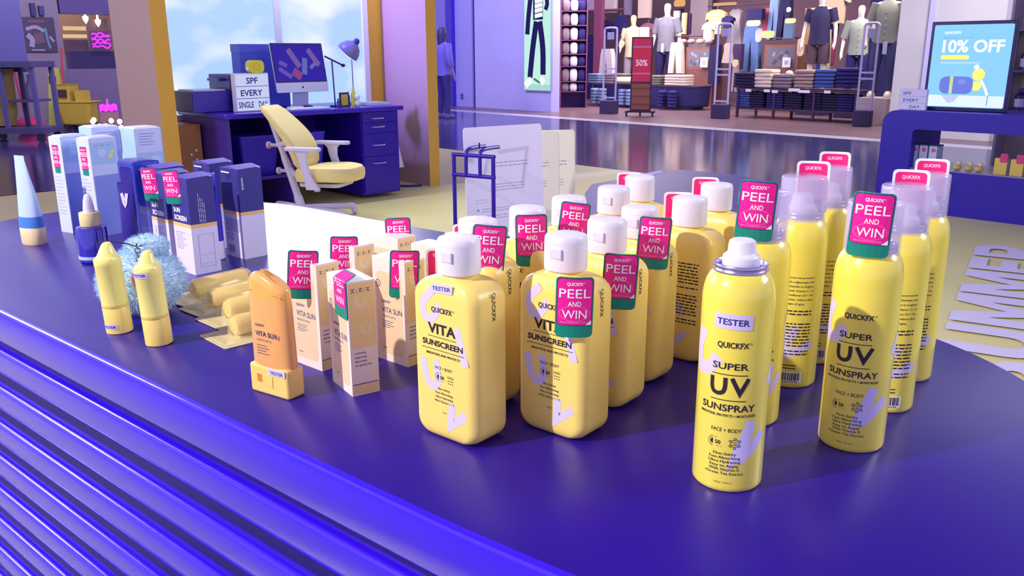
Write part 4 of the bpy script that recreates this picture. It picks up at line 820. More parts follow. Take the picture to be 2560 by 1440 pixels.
for i, (y0, y1, lb) in enumerate(((-0.62, -0.29, 'blue tapered fabric bin on the desk shelf, left of the desk leg'), (-0.17, 0.12, 'blue fabric bin on the desk shelf behind the chair post'))):
    t = mthing('storage_bin', lb, 'bin', -6.35, 3.57 + (y0 + y1) / 2, 0.271); wd = y1 - y0
    MB().add(loft([[(x, y, z) for x, y in rrect(0.34 * k, wd * k, 0.02, 3)] for z, k in ((0, 0.80), (0.30, 1.0))])).build('bin_body', mm('#3a22d0', 0.6), t)
    MB().add(loft([[(x, y, z) for x, y in rrect(0.345 + e, wd + 0.005 + e, 0.02, 3)] for z, e in ((0.292, 0), (0.305, 0.004), (0.306, -0.02))], False, True)).build('rim', mm('#4630d8', 0.5), t)
# desk-top things
DZ = 0.759
def dpos(px, py, s): return T_(on_s(px, py, s))
t = mthing('letter_board', 'white letter board reading SPF EVERY SINGLE DAY on the desk', 'letter board', -6.25, dpos(628, 240, -6.25), DZ, None, 0.12)
MB().add(slab(0.05, 0.30, 0, 0.285, 0.004, 0.004)).build('housing', mm('#d9dcf6', 0.4), t)
mf = MB(); R1 = lambda x, z: (0.0262, x, z)
art(mf, quad(-0.143, 0.143, 0.008, 0.277), 0, lambda x, z: (0.0256, x, z))
for z in (0.095, 0.185): art(mf, quad(-0.143, 0.143, z, z + 0.006), 1, R1)
for s, z, x, wd in (('SPF', 0.208, 0.0, 0.10), ('EVERY', 0.118, -0.01, 0.19), ('SINGLE', 0.030, -0.065, 0.13), ('DAY', 0.030, 0.085, 0.08)): art(mf, text(s, 0.062, x, z, bold=0.02, width=wd), 2, R1)
mf.build('lit_face', [glow('board_glow', '#cdd6fb', 0.75), mm('#a9b0dc'), INKB], t)
t = mthing('alarm_clock', 'small lemon yellow clock sitting on top of the letter board', 'clock', -6.26, dpos(638, 182, -6.26), DZ + 0.285)
MB().add(loft([[(x, y, z) for y, z in [(a, b + 0.047) for a, b in rrect(0.125, 0.094, 0.035, 6)]] for x in (-0.03, 0.03)]), 0).build('case', mm('#e6e23c', 0.4), t); m = MB(); art(m, ring2(0.0, 0.047, 0.022, 0.003), 0, lambda x, z: (0.031, x, z)); m.build('dial', mm('#b9b020'), t); MB().add(ball(0.0, -0.055, 0.03, 0.02, 0.018, 0.018, 10, 8), 0, True).build('bell', mm('#f6f4e0'), t)
t = mthing('storage_box', 'tall blue box standing behind the letter board against the window', 'box', -6.72, dpos(655, 210, -6.72), DZ); MB().add(slab(0.16, 0.42, 0, 0.50, 0.006, 0.004)).build('box_body', mat('blue_box', '#4b54cf', 0.5, noise=0.2, nscale=2), t); MB().add(box(-0.082, 0.082, -0.212, 0.212, 0.44, 0.502)).build('lid', mm('#5660d8', 0.5), t)
t = mthing('printer', 'dark blue desktop printer at the left end of the desk', 'printer', -6.52, 2.93, DZ)
MB().add(slab(0.38, 0.16, 0, 0.275, 0.012, 0.008, cy=0.13)).build('body', mm('#4030a0', 0.4), t); MB().add(slab(0.36, 0.30, 0, 0.155, 0.012, 0.008, cy=-0.10)).build('tray_body', mm('#4534ae', 0.4), t); MB().add(loft([[(x, y, z) for x, y in ((0.14, -0.22), (0.14, 0.03), (-0.14, 0.03), (-0.14, -0.22))] for z in (0.156, 0.166)])).build('paper', mm('#e6eaff', 0.4), t); MB().add(box(0.188, 0.192, 0.05, 0.215, 0.02, 0.25)).build('front_panel', mm('#1c0f6a', 0.3), t); MB().add(box(-0.1, 0.1, 0.0, 0.05, 0.225, 0.245)).build('paper_guide', mm('#37288e', 0.4), t)
t = mthing('computer_monitor', 'all-in-one computer with a white chin and silver foot on the desk', 'computer', -6.36, dpos(760, 230, -6.36), DZ, None, 0.10)
MB().add(box(-0.09, 0.09, -0.10, 0.10, 0, 0.012)).build('foot', mm('#d6d8f0', 0.3), t); MB().add(loft([[(x + dx, y, z) for x, y in rrect(0.012, 0.15, 0.004, 2)] for z, dx in ((0.01, -0.06), (0.16, -0.045))])).build('neck', mm('#b9bce6', 0.3), t)
def tiltp(x, z): a = 0.17; return (x * math.cos(a) - (z) * math.sin(a), 0.125 + z * math.cos(a) + x * math.sin(a))
mon = MB(); R = [[(tiltp(x, z)[0], y, tiltp(x, z)[1]) for y, z in [(a, b + 0.195) for a, b in rrect(0.50 - i, 0.39 - i, 0.012, 4)]] for x, i in ((-0.028, 0.08), (-0.012, 0.0), (-0.002, 0.0))]
mon.add(loft(R), 0); mon.build('chassis', mm('#e9edff', 0.3), t)
scf = lambda l: (lambda x, z: (tiltp(l, z)[0], x, tiltp(l, z)[1])); m = MB(); art(m, quad(-0.248, 0.248, 0.078, 0.388), 0, scf(-0.0010)); m.build('bezel', mm('#1c1268', 0.15, spec=0.7), t)
m = MB(); art(m, quad(-0.236, 0.236, 0.090, 0.376), 0, scf(0.0))
for (pts, wd, c) in (([(-0.09, 0.34), (0.0, 0.20)], 0.050, 1), ([(0.10, 0.34), (0.19, 0.21)], 0.048, 1), ([(0.06, 0.27), (0.035, 0.14)], 0.05, 2), ([(-0.19, 0.24), (-0.12, 0.21)], 0.035, 3), ([(-0.20, 0.19), (-0.09, 0.12)], 0.035, 3), ([(-0.07, 0.17), (0.0, 0.12)], 0.07, 4), ([(0.10, 0.19), (0.16, 0.23)], 0.03, 2)): art(m, stroke(pts, wd, 3), c, scf(0.0006))
m.build('screen', [glow('screen_indigo', '#3526a8', 0.75), glow('screen_mauve', '#7a5fae', 0.7), glow('screen_steel', '#6a70bc', 0.7), glow('screen_lilac', '#6a58b8', 0.7), glow('screen_rose', '#8f4a8c', 0.7)], t)
m = MB(); art(m, disc(0.0, 0.038, 0.0085, 14), 0, scf(-0.0012)); art(m, stroke([(0.001, 0.047), (0.005, 0.053)], 0.003, 2), 0, scf(-0.0012)); m.build('logo_mark', mm('#3a3566'), t)
t = mthing('keyboard', 'white keyboard lying on the desk in front of the computer', 'keyboard', -6.13, dpos(770, 274, -6.13), DZ); MB().add(slab(0.13, 0.34, 0, 0.012, 0.008, 0.003)).build('base', mm('#d3d6f2', 0.4), t); MB().add(slab(0.11, 0.32, 0.012, 0.015, 0.006, 0.001)).build('keys', mm('#eef0ff', 0.5), t)
t = mthing('game_controller', 'dark mouse sitting under the computer chin', 'mouse', -6.22, dpos(768, 258, -6.22), DZ); MB().add(ball(0, 0, 0.012, 0.03, 0.055, 0.02, 16, 8), 0, True).build('shell', mm('#2a1c6e', 0.3), t); t.name = 'computer_mouse'
t = mthing('card_stack', 'small white card stack left of the computer foot', 'card stack', -6.22, dpos(738, 260, -6.22), DZ); MB().add(slab(0.08, 0.11, 0, 0.022, 0.004, 0.002)).build('cards', mm('#e9ecff', 0.5), t)
t = mthing('microphone_stand', 'thin desk boom stand with a slanted arm right of the computer', 'microphone stand', -6.30, dpos(838, 255, -6.30), DZ)
MB().add(cyl(0.045, 0, 0.012, 20)).build('base', mm('#2d1e86', 0.4), t); MB().add(tube([(0, 0, 0.01), (0, -0.010, 0.37)], 0.006, 8), 0, True).build('pole', mm('#3a2a9a', 0.4), t); MB().add(tube([(0, -0.075, 0.405), (0, 0.085, 0.335)], 0.007, 8), 0, True).build('boom', mm('#2d1e86', 0.4), t); MB().add(ball(0, 0.095, 0.331, 0.014, 0.02, 0.014, 10, 8), 0, True).build('microphone', mm('#231568', 0.4), t)
t = mthing('desk_lamp', 'thin stemmed lamp with a tilted grey dome shade by the window', 'lamp', -6.55, dpos(884, 240, -6.55), DZ)
MB().add(cyl(0.06, 0, 0.014, 24)).build('base', mm('#d0d2ee', 0.4), t); MB().add(tube([(0, 0, 0.01), (0, 0, 0.40)], 0.005, 8), 0, True).build('stem', mm('#8f90c0', 0.3, metal=0.5), t)
def dl(r, h): return [(r * math.cos(2 * PI * i / 24), r * math.sin(2 * PI * i / 24), h) for i in range(24)]
ta_ = Matrix.Rotation(-0.55, 3, 'X') @ Matrix.Rotation(0.5, 3, 'Y')
def rotl(R): return [[tuple(ta_ @ Vector(p) + Vector((0, 0, 0.47))) for p in r] for r in R]
MB().add(loft(rotl([dl(0.098, -0.055), dl(0.10, -0.05), dl(0.092, -0.01), dl(0.070, 0.03), dl(0.035, 0.055), dl(0.012, 0.062)]), False, True), 0, True).build('lamp_shade', mm('#7a79ae', 0.35), t); MB().add(loft(rotl([dl(0.096, -0.052), dl(0.086, -0.062), dl(0.05, -0.068)])), 0, True).build('diffuser', glow('lamp_white', '#eef4ff', 0.9), t); MB().add(loft(rotl([dl(0.028, 0.056), dl(0.026, 0.085), dl(0.012, 0.10)])), 0, True).build('socket', mm('#3a3088', 0.4), t)
for nm, lb, px, col, hh, rr_, s in (('spray_bottle', 'tall yellow green bottle at the right of the desk below the lamp', 885, '#d6dc5e', 0.155, 0.022, -6.2), ('dark_bottle', 'slim dark bottle left of the tall yellow green bottle on the desk', 872, '#2c1c7c', 0.125, 0.014, -6.24), ('small_vial', 'tiny blue vial standing in front of the boom stand', 846, '#3640c0', 0.07, 0.012, -6.2)):
    t = mthing(nm, lb, 'bottle', s, dpos(px, 264, s), DZ); MB().add(lathe([(rr_, 0), (rr_, hh * 0.6), (rr_ * 0.8, hh * 0.72), (rr_ * 0.45, hh * 0.78), (rr_ * 0.45, hh * 0.8)], 20), 0, True).build('body', mm(col, 0.3), t); MB().add(lathe([(rr_ * 0.6, hh * 0.8), (rr_ * 0.55, hh), (0, hh)], 20), 0, True).build('cap', mm('#e9f0a0' if 'yellow' in lb else '#4a3c9a', 0.3), t)
t = mthing('picture_block', 'small yellow picture block in a dark frame on the desk', 'picture frame', -6.24, dpos(861, 262, -6.24), DZ); MB().add(slab(0.02, 0.085, 0, 0.115, 0.003, 0.002)).build('frame', mm('#2b1a60', 0.4), t); m = MB(); art(m, quad(-0.034, 0.030, 0.012, 0.100), 0, lambda x, z: (0.0105, x, z)); m.build('picture', mm('#e3c94a', 0.4), t)
for i, (px, zz, lb) in enumerate(((895, 0.0, 'lower round white bauble at the desk edge beside the yellow green bottle'), (894, 0.052, 'upper round white bauble stacked on the lower one'))): one('white_bauble', MB().add(ball(0, 0, 0.027, 0.025, 0.025, 0.027, 14, 10), 0, True), mm('#f6f6ff', 0.25), lb, 'bauble', mall(-6.16, dpos(px, 266, -6.16), DZ + zz), 0, 'round white baubles')
t = mthing('paper_pad', 'white paper pad at the right end of the desk', 'paper pad', -6.32, dpos(928, 258, -6.32), DZ); MB().add(slab(0.22, 0.24, 0, 0.022, 0.004, 0.001)).build('pages', mm('#dfe6ff', 0.5), t)
# power lead and cloth at the right of the desk
one('power_cable', MB().add(tube(bez([mall(-6.7, 4.42, 0.05), mall(-6.55, 4.46, 0.03), mall(-6.45, 4.56, 0.012), mall(-6.36, 4.62, 0.010), mall(-6.30, 4.74, 0.010)], 6), 0.010, 6), 0, True), mm('#3a1f8a', 0.5), 'dark cable trailing on the floor right of the desk', 'cable', (0, 0, 0))
one('hanging_cloth', MB().add(loft([[(x, y, z) for x, y in rrect(0.02, w_, 0.008, 2, 0, dy)] for z, w_, dy in ((0.0, 0.06, 0.03), (0.10, 0.045, 0.012), (0.20, 0.02, 0.0))])), mm('#cfd3ee', 0.6), 'white cloth hanging at the right side of the desk', 'cloth', mall(-6.15, 4.375, 0.22), MA)
# ------------------------------------------------------------------ chair
CHP = on_z(752, 543); ch = thing('office_chair', 'yellow upholstered desk chair with white slanted post and armrests', 'chair', (CHP.x, CHP.y, 0), D(-14))
UPH = mat('chair_yellow', '#e8d890', 0.7, bump=0.05, nscale=80); CW_ = mat('chair_white', '#cfc9ee', 0.35)
MB().add(tube(bez([(0.02, 0, 0.045), (0.0, 0, 0.12), (-0.06, 0, 0.33), (-0.14, 0, 0.58), (-0.225, 0, 0.845)], 6), [0.034] * 8 + [0.028] * 8 + [0.022] * 9, 12), 0, True).build('back_post', CW_, ch)
for a, L in ((-0.30, 0.46), (0.55, 0.42), (2.6, 0.34), (-2.5, 0.40)):
    c, s = math.cos(a), math.sin(a); lg = MB().add(tube(bez([(0.0, 0, 0.075), (0.5 * L * c, 0.5 * L * s, 0.075), (0.92 * L * c, 0.92 * L * s, 0.070), (L * c, L * s, 0.055), (L * c, L * s, 0.02)], 4), 0.024, 10), 0, True).build('base_leg', CW_, ch)
    MB().add(ball(L * c, L * s, 0.016, 0.018, 0.018, 0.016, 10, 8), 0, True).build('glide', mm('#a9a2d6', 0.4), lg)
MB().add(tube(bez([(-0.085, 0, 0.40), (0.02, 0, 0.300), (0.14, 0, 0.270), (0.25, 0, 0.285), (0.36, 0, 0.285)], 5), 0.020, 10), 0, True).build('seat_arm', CW_, ch)
MB().add(slab(0.34, 0.30, 0.262, 0.292, 0.05, 0.008, cx=0.24)).build('seat_plate', CW_, ch); MB().add(cyl(0.022, 0.215, 0.262, 12, 0.18, -0.05)).build('height_knob', CW_, ch)
R = []
for z, k in ((0.292, 0.86), (0.300, 0.97), (0.330, 1.0), (0.370, 1.0), (0.395, 0.93), (0.402, 0.80)): R.append([(0.275 + x * k, y * k, z + 0.018 * math.cos((x - 0.05) * 5)) for x, y in rrect(0.49, 0.46, 0.17, 8)])
MB().add(loft(R), 0, True).build('seat_cushion', UPH, ch)
R = []
for k in range(15):   # backrest pad, curved, seen from the side
    u = k / 14; z = 0.40 + 0.455 * u; cx = 0.085 - 0.285 * u + 0.085 * math.sin(PI * u) * (1 - 0.4 * u); wd = 0.40 * (0.62 + 0.38 * math.sin(PI * min(1, 0.18 + u * 0.75))); th = 0.075 * (0.55 + 0.45 * math.sin(PI * (0.1 + 0.8 * u)))
    if k in (0, 14): wd *= 0.86; th *= 0.55
    R.append([(cx + x, y, z) for x, y in rrect(th, wd, th * 0.45, 4)])
MB().add(loft(R), 0, True).build('backrest', UPH, ch)
MB().add(tube([(-0.155, 0, 0.56), (-0.02, 0, 0.58)], 0.022, 10), 0, True).build('back_bracket', CW_, ch); MB().add(ball(-0.222, 0, 0.845, 0.03, 0.034, 0.022, 12, 8), 0, True).build('post_cap', CW_, ch)
for z, x in ((0.555, -0.185), (0.36, -0.115)): MB().add(loft([[(x + dx, r * math.cos(2 * PI * i / 12), z + r * math.sin(2 * PI * i / 12)) for i in range(12)] for dx, r in ((0.03, 0.014), (-0.03, 0.014), (-0.035, 0.028), (-0.055, 0.026))]), 0, True).build('adjuster_knob', mm('#b9a8c8', 0.4), ch)
for y in (-0.255, 0.255):
    ar = MB().add(slab(0.29, 0.075, 0.545, 0.572, 0.034, 0.008, cx=0.185, cy=y)).build('armrest', CW_, ch)
    R = [[(cx + a, y + b, z) for a, b in rrect(w_, 0.035, 0.014, 3)] for z, cx, w_ in ((0.262, 0.255, 0.115), (0.285, 0.245, 0.10), (0.36, 0.215, 0.062), (0.46, 0.185, 0.066), (0.52, 0.180, 0.085), (0.546, 0.180, 0.14))]
    MB().add(loft(R), 0, True).build('armrest_upright', CW_, ar)

ch.scale = (0.96, 0.96, 0.96)
# ------------------------------------------------------------------ far left: cleaning cart, mop bucket, poster, neon
cp_ = on_z(62, 352); cart = thing('cleaning_cart', 'grey cleaning cart with a yellow bag at the far left', 'cart', (cp_.x, cp_.y, 0), MA + 0.75)
GREYC = mm('#3f3a66', 0.5)
MB().add(box(-0.55, 0.45, -0.25, 0.25, 0.12, 0.20)).build('base_tray', GREYC, cart); MB().add(box(-0.58, 0.44, -0.27, 0.27, 1.02, 1.10)).build('top_tray', GREYC, cart)
for x in (-0.06, 0.40):
    for y in (-0.23, 0.23): MB().add(box(x - 0.03, x + 0.03, y - 0.02, y + 0.02, 0.2, 1.02)).build('post', mm('#4d4880', 0.5), cart)
MB().add(loft([[(x - 0.33, y, z) for x, y in rrect(0.42 * k, 0.42 * k, 0.08, 4)] for z, k in ((0.22, 0.8), (0.4, 0.95), (0.9, 1.0), (1.0, 1.05))]), 0, True).build('yellow_bag', mat('waste_bag_yellow', '#a8924e', 0.6, bump=0.3, nscale=6), cart)
MB().add(box(-0.02, 0.36, -0.2, 0.2, 0.55, 0.58)).build('middle_shelf', GREYC, cart)
for x, y in ((-0.45, 0.2), (-0.45, -0.2), (0.38, 0.2), (0.38, -0.2)): MB().add(loft([[(x + 0.06 * math.cos(2 * PI * i / 14), y + dy, 0.06 + 0.06 * math.sin(2 * PI * i / 14)) for i in range(14)] for dy in (-0.015, 0.015)])).build('wheel', mm('#231c4a', 0.5), cart)
q = on_z(70, 330)
one('red_mop', MB().add(tube([(0, 0, 0.18), (-0.12, 0.03, 1.30)], 0.016, 8), 0, True).add(ball(0.05, 0, 0.12, 0.22, 0.16, 0.12, 14, 8), 0, True).add(ball(0.16, -0.03, 0.08, 0.16, 0.12, 0.08, 12, 8), 0, True), mm('#b02860', 0.8), 'red string mop leaning at the cleaning cart', 'mop', (q.x, q.y, 0))
one('spray_flask', MB().add(lathe([(0.055, 0), (0.06, 0.02), (0.06, 0.20), (0.03, 0.26), (0.02, 0.30), (0.03, 0.33), (0, 0.34)], 16), 0, True), mm('#6f6a9a', 0.4), 'grey cleaning flask on the cart shelf', 'bottle', tuple(cart.matrix_basis @ Vector((0.20, 0.0, 0.581))))
q = on_z(205, 322); bk = thing('mop_bucket', 'yellow wheeled mop bucket with wringer beside the cart', 'bucket', (q.x, q.y, 0), MA + 0.8)
YBK = mat('bucket_yellow', '#b9a038', 0.45)
MB().add(loft([[(x, y, z) for x, y in rrect(a, b_, 0.05, 4)] for z, a, b_ in ((0.08, 0.42, 0.32), (0.10, 0.46, 0.34), (0.42, 0.56, 0.42), (0.44, 0.60, 0.45), (0.45, 0.58, 0.43))])).build('bucket_body', YBK, bk)
MB().add(loft([[(x - 0.17, y, z) for x, y in rrect(a, b_, 0.03, 3)] for z, a, b_ in ((0.34, 0.20, 0.30), (0.70, 0.26, 0.34), (0.72, 0.28, 0.36))])).build('wringer', YBK, bk)
MB().add(box(-0.22, -0.08, -0.185, -0.178, 0.52, 0.64)).build('dark_slot', mm('#3c2630', 0.5), bk); MB().add(tube([(-0.20, -0.02, 0.70), (-0.16, 0.0, 1.30)], 0.016, 8), 0, True).build('wringer_handle', mm('#b0324a', 0.5), bk)
MB().add(box(0.02, 0.16, -0.13, 0.10, 0.45, 0.62)).build('side_pouch', YBK, bk)
for x, y in ((-0.18, 0.13), (-0.18, -0.13), (0.18, 0.13), (0.18, -0.13)): MB().add(loft([[(x + 0.045 * math.cos(2 * PI * i / 12), y + dy, 0.045 + 0.045 * math.sin(2 * PI * i / 12)) for i in range(12)] for dy in (-0.015, 0.015)])).build('caster', mm('#2c2450', 0.5), bk)
q = on_z(150, 318); sg = thing('caution_sign', 'pale yellow folding caution sign behind the mop bucket', 'floor sign', (q.x, q.y, 0), MA + 0.8)
for y in (-0.09, 0.09): MB().add(loft([[(-0.17, y, 0), (0.17, y, 0), (0.17, y + 0.012, 0), (-0.17, y + 0.012, 0)], [(-0.11, y * 0.1, 0.98), (0.11, y * 0.1, 0.98), (0.11, y * 0.1 + 0.012, 0.98), (-0.11, y * 0.1 + 0.012, 0.98)]])).build('panel', mm('#b9bb56', 0.5), sg)
m = MB(); art(m, quad(-0.06, 0.06, 0.72, 0.84), 0, lambda x, z: (x, -0.09 * (1 - 0.9 * z / 0.98) - 0.004, z)); m.build('symbol', INK, sg)
# framed poster on the left wall
def on_wall(name, label, cat, px0, px1, py0, py1, s, dep, m, group=None):
    a = on_s(px0, (py0 + py1) / 2, s); b = on_s(px1, (py0 + py1) / 2, s); z1 = on_s((px0 + px1) / 2, py0, s).z; z0 = on_s((px0 + px1) / 2, py1, s).z; w_ = T_(b) - T_(a)
    t = mthing(name, label, cat, s, (T_(a) + T_(b)) / 2, z0, group); MB().add(box(0.002, dep, -w_ / 2, w_ / 2, 0, z1 - z0)).build('panel', m, t); return t, w_, z1 - z0, dep
t, w_, h_, d_ = on_wall('food_poster', 'dark framed poster with pale swirls on the grey wall', 'poster', 57, 138, 43, 130, LS, 0.03, mm('#3a3050', 0.4))
m = MB(); F_ = lambda x, z: (d_ + 0.003, x * w_, z * h_)
for (pts, wd, c) in (([(-0.4, 0.65), (-0.1, 0.72), (0.15, 0.60)], 0.10, 0), ([(-0.38, 0.5), (-0.25, 0.35), (-0.3, 0.15)], 0.16, 0), ([(-0.05, 0.55), (0.0, 0.25)], 0.28, 1), ([(0.2, 0.7), (0.22, 0.35), (0.28, 0.1)], 0.07, 2), ([(0.3, 0.45), (0.42, 0.3)], 0.07, 0), ([(-0.3, 0.88), (0.2, 0.88)], 0.08, 1), ([(-0.3, 0.06), (0.1, 0.06)], 0.04, 0)): art(m, stroke(pts, wd, 4), c, F_)
m.build('picture', [mm('#8d83a4'), mm('#5e4256'), mm('#4f7f8a')], t)
for nm, x, y0, y1, c, lb in (('coat_hook', 80, 8, 40, '#2a1f60', 'dark hook on the wall above the poster, left one'), ('coat_hook', 101, 15, 38, '#332a6e', 'small dark hook on the wall above the poster, right one')): on_wall(nm, lb, 'hook', x - 6, x + 6, y0, y1, LS, 0.08, mm(c))
# things in the lit shop window
t, w_, h_, d_ = on_wall('neon_sign', 'glowing magenta neon squiggle sign hanging in the shop window', 'neon sign', 226, 276, 78, 122, LS - 0.25, 0.012, mat('neon_backing', '#7a3a90', 0.2, alpha=0.4))
m = MB(); rr = random.Random(3)
for k in range(5):
    pts = [(0.03, (-0.45 + 0.9 * i / 7) * w_, (0.14 + 0.17 * k + rr.uniform(-0.09, 0.09)) * h_) for i in range(8)]; m.add(tube(bez(pts, 4), 0.014, 6), 0, True)
m.build('neon_tube', glow('neon_magenta', '#d830f4', 2.2), t)
on_wall('hanging_board', 'tan hanging board behind the neon sign', 'board', 218, 270, 48, 140, LS - 0.45, 0.05, mm('#a07f6a', 0.6))
for y0, y1, lb in ((66, 76, 'upper warm light tube in the shop window'), (86, 95, 'lower warm light tube in the shop window')): on_wall('light_tube', lb, 'light tube', 157, 216, y0, y1, LS - 0.7, 0.04, glow('warm_tube_%d' % y0, '#ffd890', 1.1), 'warm light tubes in the shop')
for (px, py, lb) in ((214, 49, 'white hanging spotlight left of the neon sign'), (245, 57, 'white hanging spotlight above the neon sign')):
    p = on_s(px, py, LS - 0.3); one('pendant_spot', MB().add(lathe([(0.005, -0.07), (0.045, 0.0), (0.05, 0.05), (0.02, 0.06), (0.006, 0.3)], 14), 0, True), glow('pendant_%d' % px, '#fff0d0', 3.0), lb, 'spotlight', p)
on_wall('dark_sofa', 'dark high-backed seating inside the shop window', 'seating', 168, 300, 128, 195, LS - 0.6, 0.2, mm('#2a1c60', 0.6))
on_wall('display_tray', 'brown blurred counter display behind the shop glass', 'display', 160, 222, 100, 136, LS - 0.9, 0.2, mm('#7a5c52', 0.6))
t, w_, h_, d_ = on_wall('neon_strip', 'modelled reflection of the magenta neon sign behind the fairy lights', 'neon sign', 244, 292, 258, 279, -13.2, 0.03, mm('#5a3a90', 0.4)); m = MB()  # the neon sign's reflection, modelled as a second set of glowing tubes
for k in range(4): m.add(tube(bez([(0.04, (-0.45 + 0.9 * i / 6) * w_, (0.15 + 0.2 * k + (0.12 if i % 2 else -0.05)) * h_) for i in range(7)], 3), 0.012, 5), 0, True)
m.add(tube([(0.04, -0.05 * w_, 0.7 * h_), (0.04, 0.0, 1.5 * h_)], 0.012, 5), 0, True); m.build('neon_tube', bpy.data.materials['neon_magenta'], t)
MB().add(box(0.0, 0.04, -w_ / 2, w_ / 2, -on_s(268, 279, -13.2).z, 0)).build('stand_board', mm('#8a6878', 0.6), t)
area('left_shop_tube_light', mall(LS - 0.5, 5.0, 2.6), mall(LS - 1.6, 5.0, 1.2), 26, (1.0, 0.78, 0.5), 1.0, 0.3)
# fairy lights: a plant-like stand of small bulbs
fl_ = on_z(275, 358); fs = thing('fairy_lights', 'cluster of small warm fairy lights on a dark wire stand', 'fairy lights', (fl_.x, fl_.y, 0)); dist = (fl_ - CAMP).dot(FW); kx = dist / FPX
MB().add(cyl(0.12, 0, 0.02, 18)).build('base', mm('#231a50', 0.5), fs); pole = MB().add(tube([(0, 0, 0.02), (0, 0, 0.30)], 0.012, 6), 0, True)
BUL = glow('fairy_glow', '#ffd98a', 5.0)
blist = [(248, 300), (240, 305), (251, 317), (236, 330), (222, 336), (280, 302), (276, 314), (290, 320), (303, 318), (310, 301), (283, 330), (268, 325)]
for i, (px, py) in enumerate(blist):
    x = (px - 275) * kx * 1.02; z = on_s(px, py, S_(fl_)).z; y = (i % 3 - 1) * 0.06
    pole.add(tube([(0, 0, 0.25), (x * 0.6, y, (0.25 + z) / 2), (x, y, z - 0.02)], 0.004, 5), 0, True); MB().add(ball(x, y, z, 0.033, 0.033, 0.037, 10, 8), 0, True).build('bulb', BUL, fs)
pole.build('wire_stem', mm('#231a50', 0.5), fs)
# ------------------------------------------------------------------ right counter with the screen
ct = mthing('shelf_counter', 'navy open-fronted shelf counter at the right carrying the offer screen', 'counter', 0, 0)
CTN = mat('counter_navy', '#2a14a4', 0.4, spec=0.4); CT = 6.65; CX0 = -2.93; CX1 = -0.4; CH_ = 0.755; CB = 0.325; CDp = 0.55
def cpart(name, m, *bs):
    q = MB()
    for b_ in bs: q.add(box(*b_))
    return q.build(name, m, ct)
def arch_outline():
    o = [(CX0, 0.0)]; r = 0.10
    for i in range(9): a = PI - PI / 2 * i / 8; o.append((CX0 + r + r * math.cos(a), CH_ - r + r * math.sin(a)))
    o += [(CX1, CH_), (CX1, CH_ - 0.135)]
    r2 = 0.02
    o += [(CX0 + 0.235 + r2, CH_ - 0.135), (CX0 + 0.235, CH_ - 0.135 - r2), (CX0 + 0.235, 0.0)]
    return o
MB().add(loft([[(x, y, z) for x, z in arch_outline()] for y in (CT + CDp, CT)])).build('frame', CTN, ct)
cpart('base_cabinet', CTN, (CX0 + 0.235, CX1, CT + 0.012, CT + CDp, 0.0, CB)); cpart('shelf_top', mat('shelf_laminate', '#8f8db0', 0.35), (CX0 + 0.235, CX1, CT + 0.012, CT + CDp, CB, CB + 0.006))
for z in (0.245, 0.18): MB().add(ball(-2.40, CT - 0.004, z, 0.02, 0.02, 0.016, 12, 8), 0, True).build('door_knob', mm('#cfc9ee', 0.2), ct)
cpart('end_panel', CTN, (CX1 - 0.05, CX1, CT + 0.001, CT + CDp, 0, CH_ - 0.01))
SHZ = CB + 0.0065
def cx(px, py, t=CT + 0.12): return S_(on_t(px, py, t))
t = mthing('offer_screen', 'large upright display showing a blue 10% OFF picture on the counter', 'screen', cx(2425, 160, CT + 0.20), CT + 0.20, CH_ + 0.001, None, 0.06)
SWd, SHt = 0.575, 0.640
MB().add(slab(SWd, 0.05, 0, SHt, 0.006, 0.004)).build('frame', mat('screen_frame', '#180f58', 0.3), t)
F_ = lambda l: (lambda x, z: (x, -0.0252 - l, z)); m = MB(); hx = SWd / 2 - 0.022
art(m, rpanel(-hx, hx, 0.028, SHt - 0.024, 0.012), 0, F_(0)); art(m, quad(-hx + 0.004, hx - 0.004, 0.034, 0.115), 1, F_(0.0004))
art(m, text('10% OFF', 0.118, -0.195, 0.425, 'L', 0.028, width=0.415), 2, F_(0.0008)); art(m, rpanel(-0.200, -0.005, 0.372, 0.402, 0.012), 3, F_(0.0008)); art(m, text('QUICKFX', 0.024, -0.192, 0.553, 'L', 0.03, width=0.115), 2, F_(0.0008)); art(m, text('Blue Light Protect', 0.020, -0.192, 0.520, 'L', 0.0, width=0.20), 4, F_(0.0008)); art(m, quad(-0.2, 0.07, 0.345, 0.350), 1, F_(0.0008))
art(m, rpanel(-0.185, 0.045, 0.125, 0.250, 0.045, 8, 8), 5, F_(0.0012)); art(m, quad(-0.115, -0.093, 0.125, 0.250), 6, F_(0.0016)); art(m, rpanel(-0.055, -0.010, 0.195, 0.230, 0.004), 7, F_(0.0016))
art(m, disc(0.075, 0.265, 0.043), 3, F_(0.0010)); art(m, disc(0.068, 0.185, 0.035), 3, F_(0.0010)); art(m, disc(0.055, 0.318, 0.018), 2, F_(0.0013)); art(m, stroke([(0.095, 0.225), (0.125, 0.175), (0.150, 0.120)], 0.018, 4), 2, F_(0.0014)); art(m, quad(0.150, 0.157, 0.045, 0.115), 4, F_(0.0014)); art(m, ([(-0.165, 0.115), (-0.04, 0.115), (-0.07, 0.07), (-0.11, 0.055)], [(0, 1, 2, 3)]), 8, F_(0.0008))
m.build('screen', [glow('screen_sky', '#86c4fb', 1.0), glow('screen_white', '#d6e4ff', 1.0), glow('screen_letter', '#f2f6ff', 1.1), glow('screen_lemon', '#eef07c', 1.0), glow('screen_dim', '#6f9fe6', 1.0), glow('screen_bottle', '#6f7ee0', 0.9), glow('screen_collar', '#c3dca0', 0.9), glow('screen_label', '#8490ee', 0.9), glow('screen_shadow', '#b3c2ee', 1.0)], t)
